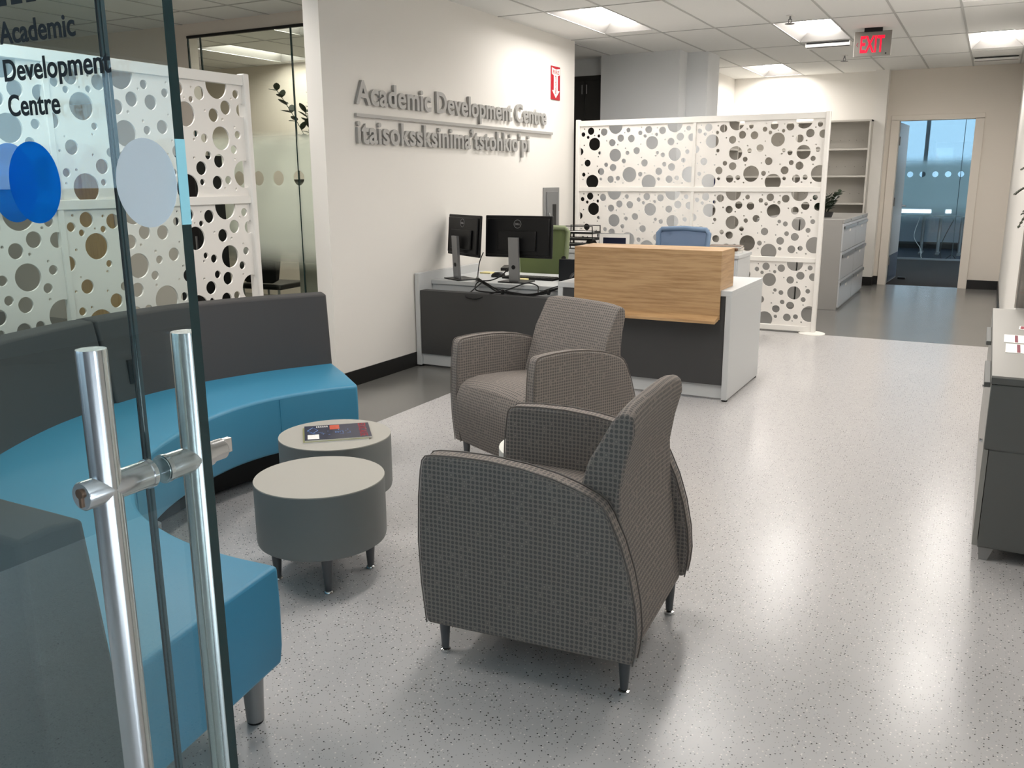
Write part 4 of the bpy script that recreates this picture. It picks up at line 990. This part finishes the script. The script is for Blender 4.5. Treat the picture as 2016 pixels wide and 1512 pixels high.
def leaf_poly(L, w):
    return [(0, 0), (0.25*L, w*0.42), (0.55*L, w*0.5), (0.85*L, w*0.28), (L, 0), (0.85*L, -w*0.28), (0.55*L, -w*0.5), (0.25*L, -w*0.42)]
def add_leaf(mb, base, d, up, L, w, droop=0.15):
    d = Vector(d).normalized(); s = d.cross(Vector(up)); s = s.normalized() if s.length > 1e-4 else Vector((1, 0, 0)); n = s.cross(d)
    pts = leaf_poly(L, w); vs = []
    for x, y in pts: vs.append(Vector(base)+d*x+s*y-Vector((0, 0, 1))*droop*L*(x/L)**2+n*(0.10*abs(y)))
    vs2 = [v-n*0.0012 for v in vs]; k = len(vs)
    mid = [Vector(base)+d*(L*0.5)-Vector((0, 0, 1))*droop*L*0.25]
    mb.add(vs+vs2, [tuple(range(k)), tuple(reversed(range(k, 2*k)))]+[(i, (i+1) % k, k+(i+1) % k, k+i) for i in range(k)])
def bushy(name, label, loc, n_st, h, spread, L, w, pot_r, pot_h, rs, back=0):
    R_ = random.Random(rs)
    t = thing(name, label, 'plant', loc)
    MB().lathe([(0, 0), (pot_r*0.8, 0), (pot_r, pot_h), (pot_r*0.9, pot_h), (pot_r*0.86, pot_h-0.02), (0, pot_h-0.02)], 24).build('pot', M['pot'], t)
    st, lv = MB(), MB()
    for k in range(n_st):
        a = R_.uniform(0, 2*PI); sp = spread*R_.uniform(0.35, 1); hh = h*R_.uniform(0.55, 1)
        p0 = Vector((0.3*pot_r*math.cos(a), 0.3*pot_r*math.sin(a), pot_h-0.02)); p2 = Vector((sp*math.cos(a), sp*math.sin(a), pot_h+hh)); p1 = p0.lerp(p2, 0.5)+Vector((0, 0, 0.12*hh))
        pts = [p0*(1-q)**2+p1*2*q*(1-q)+p2*q*q for q in [i/8 for i in range(9)]]
        st.tube(pts, 0.0035, 5)
        for i in range(2, 9):
            d = (pts[i]-pts[i-1]).normalized()
            for sgn in (-1, 1):
                sd = d.cross(Vector((R_.uniform(-.4, .4), R_.uniform(-.4, .4), 1))); sd = sd.normalized() if sd.length > 0.01 else Vector((1, 0, 0))
                add_leaf(lv, pts[i], d*0.55+sd*sgn*0.8+Vector((0, 0, R_.uniform(-0.1, 0.3))), (0, 0, 1), L*R_.uniform(0.7, 1.1), w)
    tag(st.build('stems', M['leaf'], t), kind='stuff'); tag(lv.build('foliage', M['leaf'], t, smooth=False), kind='stuff')
    return t
bushy('potted_plant', 'dark green leafy plant on the grey file cabinets', (-1.66, 10.62, 0.972), 16, 0.22, 0.20, 0.075, 0.042, 0.10, 0.06, 3)

# ------------------------------------------------------------------ doorway at the back and the room beyond
df = MB().box(-1.252, -1.150, 12.765, 12.905, 0, 2.13).box(-0.280, -0.178, 12.765, 12.905, 0, 2.13).box(-1.252, -0.178, 12.765, 12.905, 2.118, 2.185)
tag(df.build('trim_2', M['wall_warm'], bevel=0.003), 'painted frame of the open doorway', 'door frame', kind='structure')
bd = thing('door_2', 'open grey door with lever handle at the far doorway', 'door', (-1.148, 12.91, 0), math.radians(87.5), kind='structure')
boxpart('leaf', M['door_grey'], bd, 0.0, 0.86, 0.0, 0.045, 0.012, 2.105, bevel=0.002)
boxpart('kick_plate', M['kick'], bd, 0.02, 0.84, -0.003, 0.0, 0.03, 0.38)
MB().tube([(0.80, -0.002, 1.02), (0.80, -0.012, 1.02)], 0.026, 20).tube([(0.80, -0.01, 1.02), (0.80, -0.055, 1.02), (0.78, -0.06, 1.02), (0.68, -0.06, 1.015)], 0.010, 10).build('lever_handle', M['chrome'], bd)
for z_ in (1.87, 1.09, 0.31): MB().tube([(-0.006, -0.008, z_-0.055), (-0.006, -0.008, z_+0.055)], 0.009, 10).box(-0.004, 0.0, -0.004, 0.04, z_-0.055, z_+0.055).build('hinge', M['grey_metal'], bd)
struct('floor', M['carpet'], 'dark patterned carpet of the room beyond the doorway', 'carpet', -6, 3, 12.85, 17.0, -0.02, 0.0)
struct('floor', M['carpet_blue'], 'blue carpet beyond the frosted far partition', 'carpet', -6, 3, 17.0, 19.9, -0.02, 0.0)
struct('ceiling', M['ceiling'], 'ceiling of the rooms beyond the doorway', 'ceiling', -6, 3, 12.85, 19.9, CEIL, CEIL+0.02)
struct('wall_far_room_left', M['wall'], 'left wall of the room beyond the doorway', 'wall', -6.1, -6, 12.9, 19.9, 0, CEIL)
struct('wall_far_room_right', M['wall'], 'right wall of the room beyond the doorway', 'wall', 3, 3.1, 12.9, 19.9, 0, CEIL)
struct('wall_far_window', M['wall_shade'], 'wall under the far windows', 'wall', -6, 3, 19.8, 19.9, 0, 0.70)
struct('baseboard_far', M['base'], 'black base under the far windows', 'baseboard', -6, 3, 19.785, 19.8, 0, 0.13)
fw = thing('window_3', 'tall far windows with dark mullions full of daylight', 'window', (0, 19.85, 0), kind='structure')
boxpart('frame', M['aluminium'], fw, -6, 3, -0.03, 0.03, 0.78, 0.84); boxpart('frame', M['aluminium'], fw, -6, 3, -0.03, 0.03, 2.66, CEIL)
for x in (-4.1, -2.68, -1.25, 0.18, 1.6): boxpart('mullion', M['aluminium'], fw, x-0.035, x+0.035, -0.06, 0.06, 0.78, 2.74)
boxpart('pane', M['glass_blue'], fw, -6, 3, -0.003, 0.003, 0.82, 2.68)
pt = thing('window_4', 'frosted glass partition with clear dots beyond the doorway', 'glass wall', (0, 17.0, 0), kind='structure')
boxpart('pane', M['frost_far'], pt, -6, 3, 0, 0.010, 0.02, 2.70)
boxpart('sill_rail', M['aluminium'], pt, -6, 3, -0.02, 0.03, 0.0, 0.03); boxpart('head_rail', M['aluminium'], pt, -6, 3, -0.02, 0.03, 2.70, CEIL)
boxpart('joint', M['edge_grey'], pt, -0.515, -0.505, -0.002, 0.012, 0.02, 2.70)
def far_table(label, x, y, w):
    t = thing('work_table', label, 'table', (x, y, 0), group='tables in the far room')
    boxpart('tabletop', M['cab_grey'], t, -w/2, w/2, -0.35, 0.35, 0.70, 0.73, bevel=0.002)
    for sx in (-1, 1):
        MB().tube([(sx*(w/2-0.12), 0.0, 0.0), (sx*(w/2-0.12), 0.0, 0.70)], 0.03, 12).build('leg', M['grey_metal'], t)
        boxpart('foot', M['grey_metal'], t, sx*(w/2-0.12)-0.03, sx*(w/2-0.12)+0.03, -0.3, 0.3, 0.0, 0.03, bevel=0.003)
    return t
far_table('work table left half behind the frosted far partition', -1.62, 18.5, 1.30)
far_table('work table at the right behind the frosted far partition', -0.62, 18.4, 0.60)
for k, (x, y) in enumerate(((-0.86, 18.42), (-0.52, 18.42))):
    o = thing('laptop', ('dark device on the far table, left one', 'dark device on the far table, right one')[k], 'laptop', (x, y, 0.731), group='devices on the far table')
    boxpart('base', M['black'], o, -0.12, 0.12, -0.12, 0.08, 0, 0.018, bevel=0.003)
    MB().box(-0.12, 0.12, 0.08, 0.09, 0.012, 0.15).build('lid', M['black'], o)
cc = MB().tube(spline([(-0.55, 18.0, 0.70), (-0.66, 17.8, 0.42), (-0.72, 17.6, 0.2), (-0.68, 17.3, 0.01), (-0.60, 17.25, 0.02), (-0.52, 17.3, 0.08), (-0.46, 17.35, 0.01)], 40), 0.007, 6)
tag(cc.build('power_cord', M['black'], None), 'black cord hanging under the far table', 'cord')
cc = MB().tube(spline([(-1.15, 18.3, 0.68), (-1.2, 18.0, 0.35), (-1.05, 17.6, 0.15), (-1.0, 17.3, 0.008), (-0.9, 17.25, 0.008)], 40), 0.006, 6)
tag(cc.build('power_cord', M['white'], None), 'white cord trailing to the floor under the far table', 'cord')
tag(MB().box(-0.05, 0.05, -0.03, 0.03, 0, 0.03).build('door_stop', M['black'], loc=(-1.02, 13.62, 0.0), bevel=0.004), 'small black wedge stop at the foot of the open door', 'door stop')

# ------------------------------------------------------------------ right hand cabinet, cards, fern, panel
sc = thing('storage_cabinet', 'low grey storage cabinet with pale top at the right edge', 'cabinet', (0, 0, 0))
X0, X1, Y0, Y1 = 0.066, 0.640, 3.552, 5.44
boxpart('body', M['cab_grey'], sc, X0+0.02, X1, Y0+0.003, Y1, 0.052, 0.684, bevel=0.001)
boxpart('side_panel', M['cab_grey'], sc, X0+0.020, X1, Y0, Y0+0.018, 0.056, 0.432, bevel=0.001)
boxpart('side_panel', M['cab_grey'], sc, X0+0.002, X1, Y0, Y0+0.018, 0.437, 0.680, bevel=0.001)
boxpart('top', [M['cab_top'], M['cab_grey']][0], sc, X0, X1, Y0-0.003, Y1+0.003, 0.706, 0.714, bevel=0.001)
boxpart('top_edge', M['cab_grey'], sc, X0, X1, Y0-0.003, Y1+0.003, 0.684, 0.706)
hw_ = (Y1-Y0)/2
for k in range(2):
    ya, yb = Y0+0.004+k*hw_, Y0+(k+1)*hw_-0.004
    d = boxpart('drawer', M['cab_top'], sc, X0, X0+0.020, ya, yb, 0.440, 0.680, bevel=0.001)
    boxpart('pull', M['cab_grey'], d, X0-0.022, X0, ya+0.06, ya+0.50, 0.655, 0.675, bevel=0.003)
    d = boxpart('door', M['cab_top'], sc, X0, X0+0.018, ya, yb, 0.056, 0.434, bevel=0.001)
    MB().tube([(X0-0.012, ya+0.25+0.1*k, 0.40), (X0+0.002, ya+0.25+0.1*k, 0.40)], 0.008, 12).build('lock', M['chrome'], d)
for x in (X0+0.045, X1-0.05):
    for y in (Y0+0.03, Y1-0.05):
        MB().prism([(-0.022, 0.052), (0.03, 0.052), (0.012, 0.0), (-0.016, 0.0)], lambda u, v, q: (x+u, q, v), y-0.018, y+0.02).build('foot', M['sofa_leg'], sc)
def card(label, x0, y0, y1, rot, bands):
    t = thing('card', label, 'card', (x0, (y0+y1)/2, 0.7145), math.radians(rot), group='cards on the grey cabinet')
    h_ = (y1-y0)/2
    boxpart('sheet', M['paper'], t, 0, 0.21, -h_, h_, 0, 0.0015)
    for a, b, m_ in bands: boxpart('print', m_, t, a, b, -h_+0.01, h_-0.012, 0.0015, 0.0019)
    return t
MBND = [(0.048, 0.062, M['maroon'])]
card('white card with maroon band, nearer of two on the grey cabinet', 0.1145, 4.055, 4.275, -1, [(0.042, 0.054, M['maroon'])])
card('white card with maroon band, farther of two on the grey cabinet', 0.111, 4.310, 4.525, -1, [(0.042, 0.054, M['maroon'])])
card('pink and red card at the far end of the grey cabinet', 0.177, 4.71, 4.82, -3, [(0.006, 0.02, M['red_dim']), (0.03, 0.2, M['red'])])

gp = thing('plastic_panel', 'grey streaked clear panel standing behind the fern', 'panel', (0.168, 5.50, 0.7145))
boxpart('sheet', M['streak'], gp, 0.0, 0.42, 0.0, 0.010, 0.0, 0.62)
st_ = MB()
for k in range(9): xk = 0.006+k*0.045+0.008*math.sin(k*5); st_.box(xk, xk+0.010, -0.003, 0.0, 0.0, 0.60-0.05*math.sin(k*2.2)**2)
st_.build('streaks', M['acrylic'], gp)
fe = thing('potted_fern', 'drooping dark fern reaching in at the right edge', 'plant', (0.36, 5.15, 0.7145))
MB().lathe([(0, 0), (0.07, 0), (0.10, 0.52), (0.09, 0.52), (0.085, 0.50), (0, 0.50)], 24).build('pot', M['pot'], fe)
fr_ = MB(); R_ = random.Random(11)
def frond(a, reach, rise, drop, rad=0.042):
    p0 = Vector((0, 0, 0.5)); dirv = Vector((math.cos(a), math.sin(a), 0))
    p1 = p0+dirv*reach*0.55+Vector((0, 0, rise)); p2 = p0+dirv*reach+Vector((0, 0, rise-drop))
    pts = [p0*(1-q)**2+p1*2*q*(1-q)+p2*q*q for q in [i/26 for i in range(27)]]
    fr_.tube(pts, 0.003, 5)
    for i in range(3, 27):
        d = (pts[i]-pts[i-1]).normalized(); s = d.cross(Vector((0, 0, 1)))
        s = s.normalized() if s.length > 0.05 else Vector((1, 0, 0))
        for sg in (-1, 1): add_leaf(fr_, pts[i], s*sg+d*0.5, (0, 0, 1), rad*(1.05-0.5*i/26), 0.013, 0.2)
for a, re, ri, dp in ((math.radians(168), 0.26, 0.24, 0.12), (math.radians(150), 0.24, 0.22, 0.20), (math.radians(175), 0.225, 0.22, 0.26), (math.radians(140), 0.24, 0.20, 0.24), (math.radians(185), 0.24, 0.32, 0.08), (math.radians(200), 0.20, 0.26, 0.3), (math.radians(215), 0.24, 0.25, 0.2), (math.radians(100), 0.24, 0.25, 0.2), (math.radians(60), 0.2, 0.25, 0.2), (math.radians(300), 0.26, 0.25, 0.25)):
    frond(a, re, ri, dp)
tag(fr_.build('fronds', M['fern'], fe, smooth=False), kind='stuff')

# ------------------------------------------------------------------ behind the left screen and inside the glass office
od = thing('door_3', 'light wood door seen through the holes of the left screen', 'door', (-7.98, 5.825, 0), 0, kind='structure')
boxpart('leaf', M['oak_door'], od, -0.42, 0.42, 0.0, 0.045, 0.0, 2.13, bevel=0.002)
MB().tube([(-0.36, -0.05, 0.95), (-0.36, -0.05, 1.25)], 0.012).tube([(-0.36, 0, 0.98), (-0.36, -0.05, 0.98)], 0.008).tube([(-0.36, 0, 1.22), (-0.36, -0.05, 1.22)], 0.008).build('handle', M['steel'], od)
tb = thing('black_cupboard', 'black cupboard seen through the holes of the left screen', 'cupboard', (-6.06, 5.45, 0))
boxpart('body', M['black'], tb, -0.15, 0.13, 0, 0.30, 0.0, 1.62, bevel=0.003)
d = boxpart('door', M['black'], tb, -0.146, 0.126, -0.016, 0, 0.05, 1.60, bevel=0.002)
boxpart('handle', M['stand'], d, 0.09, 0.102, -0.03, -0.016, 0.8, 0.95)
bushy('potted_plant', 'dark leafy plant behind the office glass', (-5.42, 6.45, 1.42), 13, 0.62, 0.42, 0.13, 0.06, 0.13, 0.20, 5)
oc = thing('office_cupboard', 'tall cabinet behind the office glass carrying the leafy plant', 'cabinet', (-5.30, 6.45, 0))
boxpart('body', M['file_grey'], oc, -0.28, 0.35, -0.18, 0.30, 0.0, 1.40, bevel=0.003); boxpart('top', M['desk_dark'], oc, -0.29, 0.36, -0.19, 0.31, 1.40, 1.42, bevel=0.002)
for sx in (-1, 1): boxpart('door', M['file_grey'], oc, 0.037 if sx > 0 else -0.276, 0.346 if sx > 0 else 0.033, -0.198, -0.18, 0.05, 1.38, bevel=0.001)
vc = thing('visitor_chair', 'dark chair behind the office glass, seen over the sofa back', 'chair', (-5.88, 6.06, 0), math.radians(6))
boxpart('seat', M['black'], vc, -0.24, 0.24, -0.02, 0.40, 0.43, 0.48, bevel=0.02, seg=3)
MB().prism([(-0.30, 0.98), (0.30, 0.98), (0.20, 0.52), (0.14, 0.49), (-0.14, 0.49), (-0.20, 0.52)], lambda u, v, q: (u, q-0.05*(v-0.5), v), -0.02, 0.02).build('backrest', M['black'], vc, bevel=0.012, seg=3)
for x in (-0.2, 0.2):
    for y in (0.0, 0.37): MB().tube([(x, y, 0.0), (x, y, 0.44)], 0.012).build('leg', M['stand'], vc)
